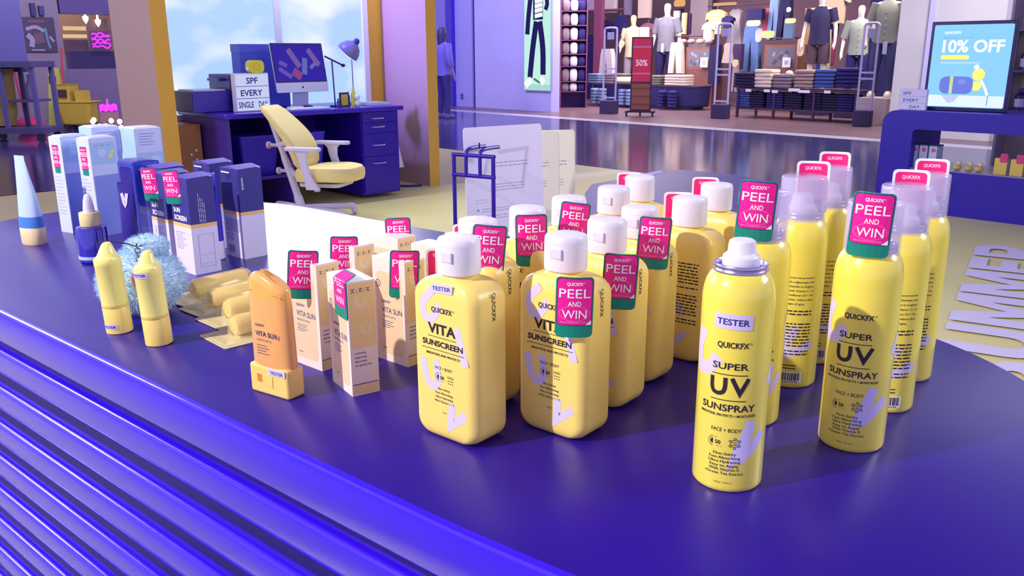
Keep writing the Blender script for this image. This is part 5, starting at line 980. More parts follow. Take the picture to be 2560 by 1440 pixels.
t = mthing('letter_board', 'small white letter board reading SPF EVERY DAY left of the offer screen', 'letter board', cx(2284, 245, CT + 0.08), CT + 0.08, CH_ + 0.001)
MB().add(slab(0.205, 0.03, 0, 0.155, 0.003, 0.003)).build('housing', mm('#c3bdee', 0.4), t); m = MB(); F_ = lambda l: (lambda x, z: (x, -0.0152 - l, z)); art(m, quad(-0.098, 0.098, 0.006, 0.149), 0, F_(0))
for z in (0.051, 0.101): art(m, quad(-0.098, 0.098, z, z + 0.003), 1, F_(0.0004))
for s, x, z, wd in (('SPF', -0.045, 0.113, 0.062), ('EVERY', -0.012, 0.063, 0.115), ('DAY', 0.02, 0.014, 0.078)): art(m, text(s, 0.032, x, z, bold=0.01, width=wd), 2, F_(0.0006))
m.build('lit_face', [glow('board_glow_lilac', '#bfb6f0', 0.7), mm('#a49ad8'), INKB], t)
for i, px in enumerate((2260, 2284, 2307, 2331)):
    p = on_t(px, 408, CT + 0.10); t = mthing('serum_carton', ('first', 'second', 'third', 'fourth')[i] + ' white carton with a red dot from the left on the counter shelf', 'box', S_(p), CT + 0.10, SHZ, 'white cartons on the counter shelf')
    MB().add(box(-0.028, 0.028, -0.02, 0.10, 0, 0.163)).build('carton_body', mm('#b9c6e6', 0.5), t); m = MB(); art(m, disc(0.004, 0.135, 0.017), 0, lambda x, z: (x, -0.0206, z)); m.build('dot', mm('#d0508a', 0.5), t); MB().add(box(-0.029, 0.029, -0.021, 0.101, 0.163, 0.172)).build('dark_lid', mm('#3c5a86', 0.5), t)
for i, px in enumerate((2391, 2421, 2446)):
    p = on_t(px, 428, CT + 0.09); t = mthing('yellow_figurine', ('first', 'second', 'third')[i] + ' small yellow bottle lying on the counter shelf, left to right', 'bottle', S_(p), CT + 0.09, SHZ, 'small yellow bottles on the counter shelf')
    MB().add(ball(0, 0, 0.022, 0.032, 0.024, 0.022, 12, 8), 0, True).build('body', mm('#c9b06a', 0.4), t); MB().add(ball(0.012, 0, 0.055, 0.018, 0.016, 0.016, 10, 8), 0, True).build('cap', mm('#e0d3a0', 0.4), t); t.name = 'small_bottle' + (t.name[len('yellow_figurine'):])
for i, px in enumerate((2500, 2541, 2580)):
    p = on_t(px, 436, CT + 0.09); t = mthing('sunscreen_carton', ('yellow carton with a pink tag on the counter shelf, left of its neighbour', 'yellow carton with a pink tag on the counter shelf, near the picture edge', 'yellow carton on the counter shelf cut by the picture edge')[i], 'box', S_(p), CT + 0.09, SHZ, 'yellow cartons on the counter shelf')
    MB().add(box(-0.042, 0.042, -0.02, 0.06, 0, 0.115)).build('carton_body', mm('#d6bd58', 0.5), t); MB().add(box(0.043, 0.060, -0.02, 0.06, 0, 0.115)).build('side_flap', mm('#5c5060', 0.5), t); m = MB(); art(m, rpanel(-0.008, 0.042, 0.085, 0.150, 0.012), 0, lambda x, z: (x, -0.0206, z)); m.build('peel_off_tag', mm('#d0307e', 0.4), t)
t = mthing('shop_shelf', 'wall shelf unit with dark bottles at the right picture edge', 'shelf unit', cx(2570, 150, 8.0), 8.0, 0)
MB().add(box(-0.115, 0.5, 0.10, 0.13, 0, 2.3)).build('back_panel', mm('#b9aaa0', 0.5), t)
for z in (0.70, 1.02, 1.34): MB().add(box(-0.115, 0.5, -0.12, 0.10, z, z + 0.02)).build('shelf_board', mm('#3a2a70', 0.4), t)
MB().add(box(-0.135, -0.115, -0.12, 0.13, 0, 2.3)).build('upright', mm('#8f7f9a', 0.5), t)
for i, z in enumerate((0.722, 1.042)):
    p = t.location + EA * 0.0 ; q = mall(S_(t.location) + 0.0, 8.0 - 0.03, z); b_ = thing('dark_bottle', ('dark bottle with a pale label on the lower shelf at the right edge', 'dark bottle on the upper shelf at the right edge')[i], 'bottle', q, MA, 'dark bottles on the edge shelf')
    MB().add(lathe([(0.045, 0), (0.045, 0.11), (0.02, 0.14), (0.02, 0.17), (0, 0.17)], 18), 0, True).build('body', mm('#241a62', 0.3), b_); MB().add(lathe([(0.0456, 0.02), (0.0456, 0.085)], 18), 0, True).build('label', mm('#a9a3cc'), b_)
# ------------------------------------------------------------------ storefront poster, gates, sign stand
def kx_at(p): return (p - CAMP).dot(FW) / FPX
a = on_t(1310, 120, SW - 0.06); b_ = on_t(1378, 120, SW - 0.06); zb = on_t(1344, 228, SW - 0.06).z; pw = S_(b_) - S_(a); pxm = pw / 68.0
t = mthing('lightbox_poster', 'backlit pale green poster of a person in black with a striped top', 'poster', (S_(a) + S_(b_)) / 2, SW - 0.06, zb)
MB().add(box(-pw / 2, pw / 2, 0, 0.05, 0, 2.4)).build('light_box', mm('#8f9acb', 0.5), t); F_ = lambda l: (lambda x, z: (x, -0.004 - l, z)); m = MB()
art(m, quad(-pw / 2 + 0.01, pw / 2 - 0.01, 0.02, 2.38), 0, F_(0)); art(m, quad(-pw / 2 + 0.01, pw / 2 - 0.01, 0.02, 0.14), 5, F_(0.001))
kz = kx_at(a); P_ = lambda px, py: ((px - 1344) * pxm, (228 - py) * kz)
for pts, wd, c in (([(1342, 62), (1333, 125), (1326, 195)], 13, 1), ([(1350, 62), (1358, 125), (1359, 188)], 13, 1), ([(1327, 5), (1322, 50), (1319, 92)], 11, 1), ([(1362, -10), (1368, 20), (1364, 36)], 9, 1), ([(1345, -30), (1346, 58)], 24, 1), ([(1338, 16), (1357, 12)], 7, 2), ([(1338, 27), (1357, 23)], 7, 2), ([(1338, 38), (1357, 34)], 7, 2), ([(1338, 50), (1357, 46)], 7, 2), ([(1314, 215), (1330, 200)], 12, 2), ([(1352, 198), (1362, 208)], 12, 2), ([(1336, 198), (1353, 208)], 4, 3)):
    art(m, stroke([P_(*p) for p in pts], wd * pxm, 5), c, F_(0.004 if c == 1 else 0.008))
m.build('picture', [glow('poster_green', '#b7e3d6', 0.95), glow('poster_black', '#2a1d78', 0.5), glow('poster_white', '#eef2ff', 0.9), glow('poster_grey', '#5b8a8f', 0.6), PURE, glow('poster_floor', '#a3d3cd', 0.9)], t)
one('wall_outlet', MB().add(slab(0.075, 0.02, 0, 0.13, 0.005, 0.004)).add(box(-0.02, 0.02, -0.012, -0.0101, 0.02, 0.05), 1).add(box(-0.02, 0.02, -0.012, -0.0101, 0.075, 0.105), 1), [mm('#5a50b0'), INK], 'dark wall outlet low on the lavender wall', 'outlet', on_t(1155, 248, SW - 0.012), MA)
def gate(px, py, ptop, wpx, m_, label, disc_=False):
    p = on_z(px, py); k = kx_at(p); H = on_t(px + (px - 1307) * (py - ptop) / 8000.0, ptop, T_(p)).z; w_ = wpx * k * 1.12
    t = thing('security_gate', label, 'security gate', (p.x, p.y, 0), MA + 0.25, 'security gates at the store entrance')
    MB().add(slab(w_ * 1.25, 0.20, 0, 0.26, 0.02, 0.01)).build('base', mm('#2c2250', 0.5), t)
    for x in (-w_ / 2, w_ / 2): MB().add(slab(0.035, 0.035, 0.26, H - 0.03, 0.012, 0.004, 3, x, 0)).build('post', m_, t)
    MB().add(tube(bez([(-w_ / 2, 0, H - 0.035), (-w_ / 2 + 0.04, 0, H), (w_ / 2 - 0.04, 0, H), (w_ / 2, 0, H - 0.035)], 4), 0.02, 8), 0, True).build('top_bar', m_, t)
    for z in (0.30, 0.46 * H, 0.52 * H): MB().add(box(-w_ / 2, w_ / 2, -0.012, 0.012, z, z + 0.03)).build('cross_bar', m_, t)
    if disc_: MB().add(lathe([(0.085, -0.01), (0.085, 0.01)], 20), 0, True).build('alarm_disc', mm('#3a2ca0'), t, (0, 0, H - 0.16), rot=(PI / 2, 0, 0))
    else: MB().add(slab(w_ * 0.55, 0.02, H - 0.22, H - 0.08, 0.01, 0.004)).build('alarm_unit', mm('#9a94c4'), t)
    return t
GM = mat('gate_aluminium', '#b4aede', 0.3, metal=0.2); GM2 = mat('gate_violet', '#6f62c4', 0.4)
gate(1290, 268, 75, 33, GM2, 'violet security gate by the white brick wall, left of the poster', True)
gate(1522, 284, 70, 30, GM, 'pale security gate just left of the red sale stand')
gate(1800, 296, 60, 30, GM, 'pale security gate in the middle of the store entrance')
gate(2155, 316, 58, 30, GM, 'pale security gate at the right of the entrance, beside the counter')
p = on_z(1600, 290); k = kx_at(p); t = thing('sale_stand', 'dark framed floor stand with a red 50% poster on casters', 'sign stand', (p.x, p.y, 0), MA + 0.55)
W_ = 52 * k; H_ = on_t(1612, 92, T_(p)).z
MB().add(slab(W_, 0.05, 0.10, H_, 0.01, 0.006)).build('frame', mm('#2b1838', 0.4), t); F_ = lambda l: (lambda x, z: (x, -0.0255 - l, z)); m = MB(); hw = W_ / 2 - 0.03
z1 = H_ - 0.03; z0 = 0.10 + (H_ - 0.1) * 0.40; art(m, quad(-hw, hw, z0, z1), 0, F_(0)); hh = z1 - z0
art(m, text('50%', 0.16, 0, z0 + hh * 0.37, bold=0.02, width=hw * 1.3), 1, F_(0.001)); 
for u in (0.79, 0.17): art(m, quad(-hw, hw, z0 + hh * u, z0 + hh * (u + 0.035)), 2, F_(0.001))
m.build('poster', [mm('#b81a44', 0.4), mm('#e6c9d6'), mm('#b06a94')], t)
m = MB(); art(m, quad(-hw, hw, 0.13, z0 - 0.04), 0, F_(0))
for i in range(3): art(m, quad(-hw, hw, 0.20 + i * 0.15, 0.24 + i * 0.15), 1, F_(0.001))
m.build('lower_panel', [mm('#7a4436', 0.5), mm('#5c3230', 0.5)], t)
for x in (-W_ * 0.62, 0, W_ * 0.62):
    MB().add(box(x - 0.025, x + 0.025, -0.16 if x else -0.03, 0.16 if x else 0.03, 0.06, 0.10)).build('foot', mm('#261634', 0.4), t); MB().add(loft([[(x + dx, -0.12 * (1 if x else 0) + 0.03 * math.cos(2 * PI * i / 12), 0.03 + 0.03 * math.sin(2 * PI * i / 12)) for i in range(12)] for dx in (-0.015, 0.015)])).build('caster', mm('#1c1030', 0.4), t)
MB().add(box(-W_ * 0.64, W_ * 0.64, -0.03, 0.03, 0.065, 0.10)).build('foot_bar', mm('#261634', 0.4), t)
# ------------------------------------------------------------------ figures
def skin_body(name, joints, edges, m_, parent, sub=2):
    me = bpy.data.meshes.new(name); names = list(joints); me.from_pydata([joints[n][0] for n in names], [(names.index(a), names.index(b)) for a, b in edges], []); me.materials.append(m_)
    o = bpy.data.objects.new(name, me); COL.objects.link(o); o.parent = parent
    sk = o.modifiers.new('skin', 'SKIN'); sk.use_smooth_shade = True
    for i, n in enumerate(names):
        r = joints[n][1]; v = me.skin_vertices[0].data[i]; v.radius = r if isinstance(r, tuple) else (r, r); v.use_root = (n == 'pelvis')
    ss = o.modifiers.new('smooth', 'SUBSURF'); ss.levels = sub; ss.render_levels = sub
    return o
def figure(name, label, cat, loc, rz, H=1.82, body=None, shirt=None, pants=None, shorts=False, sleeve=0.55, pose='stand', hair=None, shoes=None, group=None, headless=False, sit=False, open_front=None):
    t = thing(name, label, cat, loc, rz, group); k = H / 1.82
    J = dict(pelvis=((0, 0, 0.94), (0.135, 0.10)), waist=((0, 0, 1.10), (0.115, 0.085)), chest=((0, 0.005, 1.32), (0.145, 0.10)), shoulder=((0, 0.01, 1.46), (0.11, 0.07)), neck=((0, 0.01, 1.53), 0.048), jaw=((0, -0.008, 1.61), (0.060, 0.068)), head=((0, 0, 1.70), (0.078, 0.092)), crown=((0, 0.01, 1.775), (0.052, 0.062)))
    E = [('pelvis', 'waist'), ('waist', 'chest'), ('chest', 'shoulder'), ('shoulder', 'neck'), ('neck', 'jaw'), ('jaw', 'head'), ('head', 'crown')]
    for s, S in ((-1, 'l'), (1, 'r')):
        el, wr = {'stand': ((0.27, 0.02, 1.16), (0.29, -0.05, 0.91)), 'hip': ((0.33, 0.06, 1.18), (0.20, -0.06, 1.02)), 'bent': ((0.26, 0.0, 1.17), (0.20, -0.22, 1.10))}[pose if not (pose == 'mix') else 'stand']
        J['sh' + S] = ((s * 0.185, 0.01, 1.445), 0.058); J['el' + S] = ((s * el[0], el[1], el[2]), 0.042); J['wr' + S] = ((s * wr[0], wr[1], wr[2]), 0.028); J['ha' + S] = ((s * wr[0], wr[1] - 0.03, wr[2] - 0.075), (0.022, 0.036)); J['fi' + S] = ((s * wr[0], wr[1] - 0.045, wr[2] - 0.155), (0.012, 0.022)); J['th' + S] = ((s * (wr[0] - 0.03), wr[1] - 0.07, wr[2] - 0.10), 0.010)
        E += [('shoulder', 'sh' + S), ('sh' + S, 'el' + S), ('el' + S, 'wr' + S), ('wr' + S, 'ha' + S), ('ha' + S, 'fi' + S), ('ha' + S, 'th' + S)]
        st_ = 0.10 if pose != 'walk' else 0.10
        if sit: kn, an = (0.12, -0.42, 0.92), (0.13, -0.44, 0.48)
        else: kn, an = (0.115, -0.02, 0.50), (0.13, 0.02, 0.09)
        J['hip' + S] = ((s * 0.095, 0, 0.88), 0.092); J['kn' + S] = ((s * kn[0], kn[1], kn[2]), 0.060); J['an' + S] = ((s * an[0], an[1], an[2]), 0.040); J['he' + S] = ((s * an[0], an[1] + 0.02, an[2] - 0.05), 0.040); J['to' + S] = ((s * (an[0] + 0.02), an[1] - 0.17, an[2] - 0.06), (0.042, 0.028))
        E += [('pelvis', 'hip' + S), ('hip' + S, 'kn' + S), ('kn' + S, 'an' + S), ('an' + S, 'he' + S), ('he' + S, 'to' + S)]
    if headless:
        for n in ('jaw', 'head', 'crown'): J.pop(n)
        E = [e for e in E if e[0] in J and e[1] in J]
    sc_ = lambda v: tuple(c * k for c in v)
    J = {n: (sc_(p), (r[0] * k, r[1] * k) if isinstance(r, tuple) else r * k) for n, (p, r) in J.items()}
    skin_body('body', J, E, body, t)
    def rl(cx_, cy_, z, a, b, n=24): return [((cx_ + a * math.cos(2 * PI * i / n)) * k, (cy_ + b * math.sin(2 * PI * i / n)) * k, z * k) for i in range(n)]
    if shirt:
        m = MB().add(loft([rl(0, 0, 0.86, 0.195, 0.145), rl(0, 0, 0.90, 0.190, 0.140), rl(0, 0, 1.10, 0.175, 0.130), rl(0, 0.005, 1.32, 0.200, 0.145), rl(0, 0.01, 1.42, 0.205, 0.125), rl(0, 0.01, 1.475, 0.165, 0.098), rl(0, 0.01, 1.525, 0.075, 0.070)], False, False), 0, True)
        for s, S in ((-1, 'l'), (1, 'r')):
            a = Vector(J['sh' + S][0]); e = Vector(J['el' + S][0]); w_ = Vector(J['wr' + S][0]); q = a + (e - a) * min(1, sleeve * 1.6) if sleeve <= 0.62 else e
            pts = [a + (a - e) * 0.12, a, (a + q) / 2, q]; rs = [0.085 * k, 0.088 * k, 0.080 * k, 0.078 * k]
            if sleeve > 0.62: pts.append(e + (w_ - e) * (sleeve - 0.62) / 0.38); rs.append(0.058 * k)
            m.add(tube(pts, rs, 14), 0, True)
        so = m.build('shirt', shirt, t)
        m = MB()
        if open_front: m.add(loft([[(x * k, (y - 0.005) * k, z * k) for x, y in ((-w_, -0.02), (w_, -0.02), (w_, 0), (-w_, 0))] for z, w_, y0 in ((1.49, 0.05, 0), (1.30, 0.012, 0))], True, True), 0); 
        for i in range(5): m.add(box((-0.008) * k, 0.008 * k, -0.152 * k, -0.140 * k, (0.93 + 0.1 * i) * k, (0.94 + 0.1 * i) * k), 0)
        if open_front: m.build('button_band', mm('#e6e0e6'), so)
    if pants:
        m = MB().add(loft([rl(0, 0, 1.02, 0.155, 0.118), rl(0, 0, 0.94, 0.168, 0.128), rl(0, 0, 0.84, 0.178, 0.125)], True, True), 0, True)
        for s, S in ((-1, 'l'), (1, 'r')):
            h = Vector(J['hip' + S][0]); kn = Vector(J['kn' + S][0]); an = Vector(J['an' + S][0])
            if shorts: m.add(tube([h, h + (kn - h) * 0.5, h + (kn - h) * 0.92], [0.105 * k, 0.110 * k, 0.105 * k], 16), 0, True)
            else: m.add(tube([h, h + (kn - h) * 0.5, kn, kn + (an - kn) * 0.5, kn + (an - kn) * 0.94], [0.105 * k, 0.098 * k, 0.080 * k, 0.068 * k, 0.064 * k], 16), 0, True)
        m.build('shorts' if shorts else 'trousers', pants, t)
    if hair:
        R = [rl(0, 0.045, 1.22, 0.075, 0.045), rl(0, 0.05, 1.35, 0.095, 0.055), rl(0, 0.045, 1.52, 0.090, 0.070), rl(0, 0.025, 1.66, 0.098, 0.098), rl(0, 0.018, 1.74, 0.090, 0.098), rl(0, 0.015, 1.80, 0.055, 0.062), rl(0, 0.015, 1.815, 0.015, 0.015)]
        MB().add(loft(R), 0, True).build('hair', hair, t)
    if shoes:
        for s, S in ((-1, 'l'), (1, 'r')):
            an = Vector(J['an' + S][0]); MB().add(loft([[(an.x + x * kk, an.y - 0.06 * k + y * kk, max(z, 0.002)) for x, y in rrect(0.10 * k, 0.27 * k, 0.045 * k, 5)] for z, kk in ((0.0, 0.96), (0.02, 1.0), (0.06 * k, 0.92), (0.10 * k, 0.55))]), 0, True).build('shoe', shoes, t)
    return t
MANN = mat('mannequin_cream', '#dccbc0', 0.35); MANW = mat('mannequin_white', '#e9dfe2', 0.35); MANY = mat('mannequin_warm', '#e0bf95', 0.4)
def fig_at(px, pfeet, phead, t_, **kw):
    f_ = on_t(px + 0.0, pfeet, t_); h_ = on_t(px, phead, t_); return f_, (h_.z - f_.z)
# walking person at the left end of the storefront
p = on_z(1112, 296); figure('person', 'person with long dark hair walking past, lavender top and dark trousers, seen from behind', 'person', (p.x, p.y, 0), 2.2, 1.66, mat('skin_dim', '#8a6a9a', 0.6), mm('#5a50b4', 0.7), mm('#231270', 0.7), sleeve=0.8, pose='stand', hair=mm('#1e1054', 0.6), shoes=mm('#2c1a80', 0.5))
# mannequins
def plinth(f_, label, w_=0.5, m_=None, group='mannequin plinths'):
    return one('plinth', MB().add(slab(w_, w_, 0, max(f_.z - 0.002, 0.02), 0.01, 0.006)), m_ or mm('#b9a9a6', 0.5), label, 'plinth', (f_.x, f_.y, 0), MA, group)
f_, _ = fig_at(2198, 243, 0, 14.6); figure('mannequin', 'headless-looking mannequin in a grey short-sleeved shirt and jeans beside the stone pier', 'mannequin', f_, MA + 0.25, 1.86, MANN, mat('grey_linen', '#7f8078', 0.8, noise=0.3, nscale=30), mat('denim_grey', '#3d4470', 0.8, noise=0.3, nscale=40), sleeve=0.5, group='mannequins in the store', open_front=True, shoes=MANN); plinth(f_, 'pale plinth under the mannequin in the grey shirt', 0.52)
f_, _ = fig_at(2132, 252, 7, 15.75); figure('mannequin', 'cream-headed mannequin in an open pale grey shirt with rolled sleeves behind the denim table', 'mannequin', f_, MA + 0.35, _, MANW, mat('pale_grey_shirt', '#8f9792', 0.8, noise=0.25, nscale=30), mat('denim_dark', '#27236a', 0.8), sleeve=0.6, group='mannequins in the store', open_front=True); plinth(f_, 'dark plinth under the mannequin in the open pale shirt', 0.48, mm('#3a2c5c'))
f_, _ = fig_at(2036, 232, -26, 16.0); figure('mannequin', 'mannequin in a navy tee and brown shorts, head cut by the picture top', 'mannequin', f_, MA + 0.25, _, MANN, mat('navy_tee', '#1d1548', 0.8), mat('brown_shorts', '#4a3446', 0.8), shorts=True, sleeve=0.4, group='mannequins in the store'); plinth(f_, 'dark plinth under the mannequin in brown shorts', 0.48, mm('#3a2c5c'))
f_, _ = fig_at(1660, 240, 2, 17.0); figure('mannequin', 'white-headed mannequin in a mottled grey tee and dark trousers above the round table', 'mannequin', f_, MA + 0.2, _, MANW, mat('mottled_grey', '#6f6d80', 0.8, noise=0.6, nscale=12), mat('dark_trousers', '#1e1450', 0.8), sleeve=0.5, group='mannequins in the store'); plinth(f_, 'dark plinth under the mannequin in the mottled tee', 0.48, mm('#3a2c5c'))
f_, _ = fig_at(1578, 240, 32, 16.9); figure('mannequin', 'warm-coloured mannequin in a cream top with a bent arm left of the sale stand', 'mannequin', f_, MA + 0.3, _, MANY, mm('#bfae9a', 0.8), mm('#8a8094', 0.8), sleeve=0.95, pose='bent', group='mannequins in the store'); plinth(f_, 'dark plinth under the mannequin in the cream top', 0.48, mm('#3a2c5c'))
# price tags on the mannequins' trousers
for (px, py, t_, lb) in ((1656, 120, 16.75, 'pale hang tag on the dark trousers of the mottled tee mannequin'), (2212, 120, 14.40, 'pale hang tag at the waist of the jeans mannequin')):
    q = on_t(px, py, t_); one('price_tag', MB().add(slab(0.075, 0.006, -0.10, 0.10, 0.004, 0.001)), mm('#b9b0d0'), lb, 'price tag', q, MA, 'hang tags')
# ------------------------------------------------------------------ folded clothes and tables
def fold_mesh(w_, d, h):
    R = []
    for z, i in ((0.0, 0.02), (h * 0.15, 0.004), (h * 0.5, 0.0), (h * 0.85, 0.004), (h, 0.03)): R.append([(x, y, z + (0.006 if abs(x) < w_ * 0.2 and z == h else 0)) for x, y in rrect(w_ - 2 * i, d - 2 * i, 0.04, 3)])
    return MB().add(loft(R), 0, True)
_fm = {}
def stack(px, py, t_, w_px, n, h, m_, label, group, d=0.34):
    p = on_t(px, py, t_); w_ = w_px * kx_at(p) * 1.08
    return stack_at(p, w_, n, h, m_, label, group, d)
def stack_at(p, w_, n, h, m_, label, group, d=0.34, rz=None):
    key = (round(w_, 2), round(h, 3), m_.name); rr_ = random.Random(int(abs(p.x * 100)))
    for i in range(n):
        if key not in _fm: o = fold_mesh(w_, d, h * 0.97).build('folded_garment', m_); _fm[key] = o.data
        else: o = bpy.data.objects.new('folded_garment', _fm[key]); COL.objects.link(o)
        o.location = (p.x, p.y, p.z + i * h); o.rotation_euler = (0, 0, (MA if rz is None else rz) + rr_.uniform(-.05, .05)); tag(o, label, 'folded clothes', group)
TABM = mm('#3a2648', 0.4); CLO = {n: mat('cloth_' + n, h, 0.85, noise=0.25, nscale=25) for n, h in dict(cream='#d8c6b8', taupe='#85727e', tan='#9c8482', black='#1c1240', denim='#3d4f9a', dark_denim='#241c66', steel='#6f7fae', white='#e6e0ea', olive='#6f6a5c').items()}
# long table right of the middle gate
TB = 14.35; pL = on_t(1842, 219, TB); pR = on_t(2146, 219, TB); sL, sR = S_(pL), S_(pR); tz = pL.z
t = mthing('display_table', 'long two-tier table of folded jeans left of the right gate', 'table', (sL + sR) / 2, TB + 0.35); hw = (sR - sL) / 2
MB().add(box(-hw, hw, -0.36, 0.36, tz - 0.04, tz)).build('table_top', TABM, t); MB().add(box(-hw, hw, -0.34, 0.34, 0.16, 0.20)).build('lower_shelf', TABM, t)
for x in (-hw + 0.03, -hw * 0.33, hw * 0.33, hw - 0.03):
    for y in (-0.33, 0.33): MB().add(box(x - 0.02, x + 0.02, y - 0.02, y + 0.02, 0, tz - 0.04)).build('leg', TABM, t)
rz_ = [(1871, 'black', 60, 5, 0.055, 'black folded tops in the leftmost stack on the long table'), (1916, 'cream', 46, 5, 0.066, 'cream topped folded knitwear stack on the long table'), (1962, 'taupe', 44, 4, 0.060, 'taupe folded stack in the middle of the long table'), (2017, 'tan', 48, 5, 0.062, 'tan folded stack right of the taupe one on the long table'), (2068, 'denim', 48, 5, 0.062, 'mid blue folded jeans on the long table'), (2122, 'dark_denim', 50, 5, 0.066, 'dark folded jeans at the right end of the long table')]
for px, c, w_, n, h, lb in rz_: stack(px, 218.6, TB + 0.22, w_, n, h, CLO[c], lb, lb.split(' in ')[0].split(' on ')[0])
for i, (px, c, lb) in enumerate(((1868, 'denim', 'blue folded jeans on the lower shelf, leftmost'), (1898, 'black', 'dark folded jeans on the lower shelf, second pile'), (1945, 'dark_denim', 'dark folded jeans on the lower shelf, third pile'), (1990, 'black', 'dark folded jeans on the lower shelf, fourth pile'), (2040, 'black', 'dark folded jeans on the lower shelf, fifth pile'), (2085, 'black', 'dark folded jeans on the lower shelf, sixth pile'), (2122, 'dark_denim', 'blue black folded jeans on the lower shelf, rightmost'))):
    p = on_t(px, 262, TB + 0.20); p.z = 0.201; stack_at(p, 0.34, 6, (tz - 0.05 - 0.20) / 6.4, CLO[c], lb, 'folded jeans on the lower shelf')
for px, py, lb in ((1871, 226, 'white size tag on the leftmost lower pile'), (1917, 227, 'white size tag on the third lower pile'), (1937, 229, 'white round size tag left of the table leg'), (1985, 225, 'white strip of size tags in the middle of the lower shelf'), (2010, 229, 'second white strip of size tags on the lower shelf'), (2068, 230, 'white size tag near the right lower piles')):
    q = on_t(px, py, TB - 0.02); one('size_tag', MB().add(slab(0.12 if 'strip' not in lb else 0.22, 0.006, -0.025, 0.025, 0.012, 0.001)), CLO['white'], lb, 'size tag', q, MA, 'size tags on the long table')
# round table behind the sale stand
TCn = 15.3; pA = on_t(1470, 212, TCn); pB = on_t(1738, 212, TCn); zt_ = on_t(1600, 212, TCn).z; rad = (S_(pB) - S_(pA)) / 2
t = mthing('display_table', 'dark cloth-covered table of folded clothes behind the red sale stand', 'table', (S_(pA) + S_(pB)) / 2, TCn + 0.4)
MB().add(loft([[(x, y, z) for x, y in rrect(2 * rad * kk, 0.8 * kk, 0.3, 6)] for z, kk in ((0.06, 0.96), (0.10, 0.98), (zt_ - 0.03, 1.0))])).build('cloth_skirt', mm('#1e1458', 0.8), t); MB().add(loft([[(x, y, z) for x, y in rrect(2 * rad * 1.01, 0.81, 0.31, 6)] for z in (zt_ - 0.03, zt_)])).build('table_top', TABM, t); MB().add(loft([[(x, y, z) for x, y in rrect(2 * rad * 0.9, 0.7, 0.28, 6)] for z in (0, 0.06)])).build('base', TABM, t)
for px, c, w_, n, h, lb in ((1493, 'steel', 36, 4, 0.055, 'steel blue folded tops at the left end of the covered table'), (1531, 'taupe', 32, 4, 0.058, 'taupe folded tops seen through the left gate'), (1560, 'olive', 30, 4, 0.058, 'olive folded tops left of the sale stand'), (1646, 'olive', 34, 4, 0.052, 'khaki folded tops right of the sale stand'), (1697, 'cream', 62, 4, 0.056, 'wide cream folded knitwear at the right end of the covered table')):
    p = on_t(px, 212, TCn + 0.25); p.z = zt_ + 0.001; stack_at(p, w_ * kx_at(p) * 1.05, n, h, CLO[c], lb, lb)
for px, lb in ((1486, 'blue folded jeans hanging at the left of the covered table'), (1505, 'second blue folded jeans at the left of the covered table'), (1556, 'blue folded jeans low beside the sale stand'), (1575, 'blue folded jeans behind the sale stand foot'), (1655, 'dark blue denim pile in the table front, left'), (1680, 'dark blue denim pile in the table front, right')):
    p = on_t(px, 262, TCn - 0.14); p.z = 0.06; stack_at(p, 0.15, 5, (zt_ - 0.16) / 5, CLO['steel' if px < 1600 else 'dark_denim'], lb, 'denim piles under the covered table', 0.2)
one('white_shirt_pile', fold_mesh(0.34, 0.3, 0.10), CLO['white'], 'bright white folded shirt left of the sale stand', 'folded clothes', tuple(on_t(1562, 204, TCn - 0.10)), MA + 0.3)
# shelf wall of folded shirts at the left of the store
SU = 14.2; pL = on_t(1381, 240, SU); pR = on_t(1447, 240, SU); hw = (S_(pR) - S_(pL)) / 2
t = mthing('shelf_unit', 'reddish shelf unit of folded shirts right of the backlit poster', 'shelf unit', (S_(pL) + S_(pR)) / 2 - 0.05, SU + 0.3, 0, None, 0.78); hw = (pR - pL).length * 0.5 * 1.0; SUX = Vector((math.cos(MA + 0.78), math.sin(MA + 0.78), 0)); SUN = Vector((-SUX.y, SUX.x, 0)); hw = 33 * kx_at(t.location)
SHM = mm('#6a3460', 0.5); MB().add(box(-hw, hw, 0.18, 0.2, 0, 2.6)).build('back_panel', mm('#4a2484'), t)
for x in (-hw, hw - 0.03): MB().add(box(x, x + 0.03, -0.2, 0.18, 0, 2.6)).build('side_panel', SHM, t)
zs = [on_t(1414, y, SU).z for y in (228, 203, 165, 134, 99, 62, 26)]
for z in zs: MB().add(box(-hw + 0.03, hw - 0.03, -0.2, 0.18, z - 0.025, z)).build('shelf_board', SHM, t)
for r in range(7):
    for j, (c, nm) in enumerate((('taupe', 'left'), ('white', 'middle'), ('dark_denim', 'right'))):
        x = -hw + 0.03 + (hw * 2 - 0.06) * (j + 0.5) / 3; q = t.location + SUX * x - SUN * 0.02 + EZ * (zs[r] + 0.001); hgt = (zs[r + 1] - zs[r] - 0.025 if r < 6 else 0.25)
        one('folded_garment', fold_mesh((hw * 2 - 0.08) / 3.1, 0.30, hgt * (0.86 if j < 2 else 0.8)), CLO[c], '%s folded pile in the %s column, shelf %s from the bottom' % ({'taupe': 'mauve', 'white': 'white', 'dark_denim': 'dark blue'}[c], nm, ('one', 'two', 'three', 'four', 'five', 'six', 'seven')[r]), 'folded clothes', q, MA + 0.78, 'folded shirts in the shelf unit')
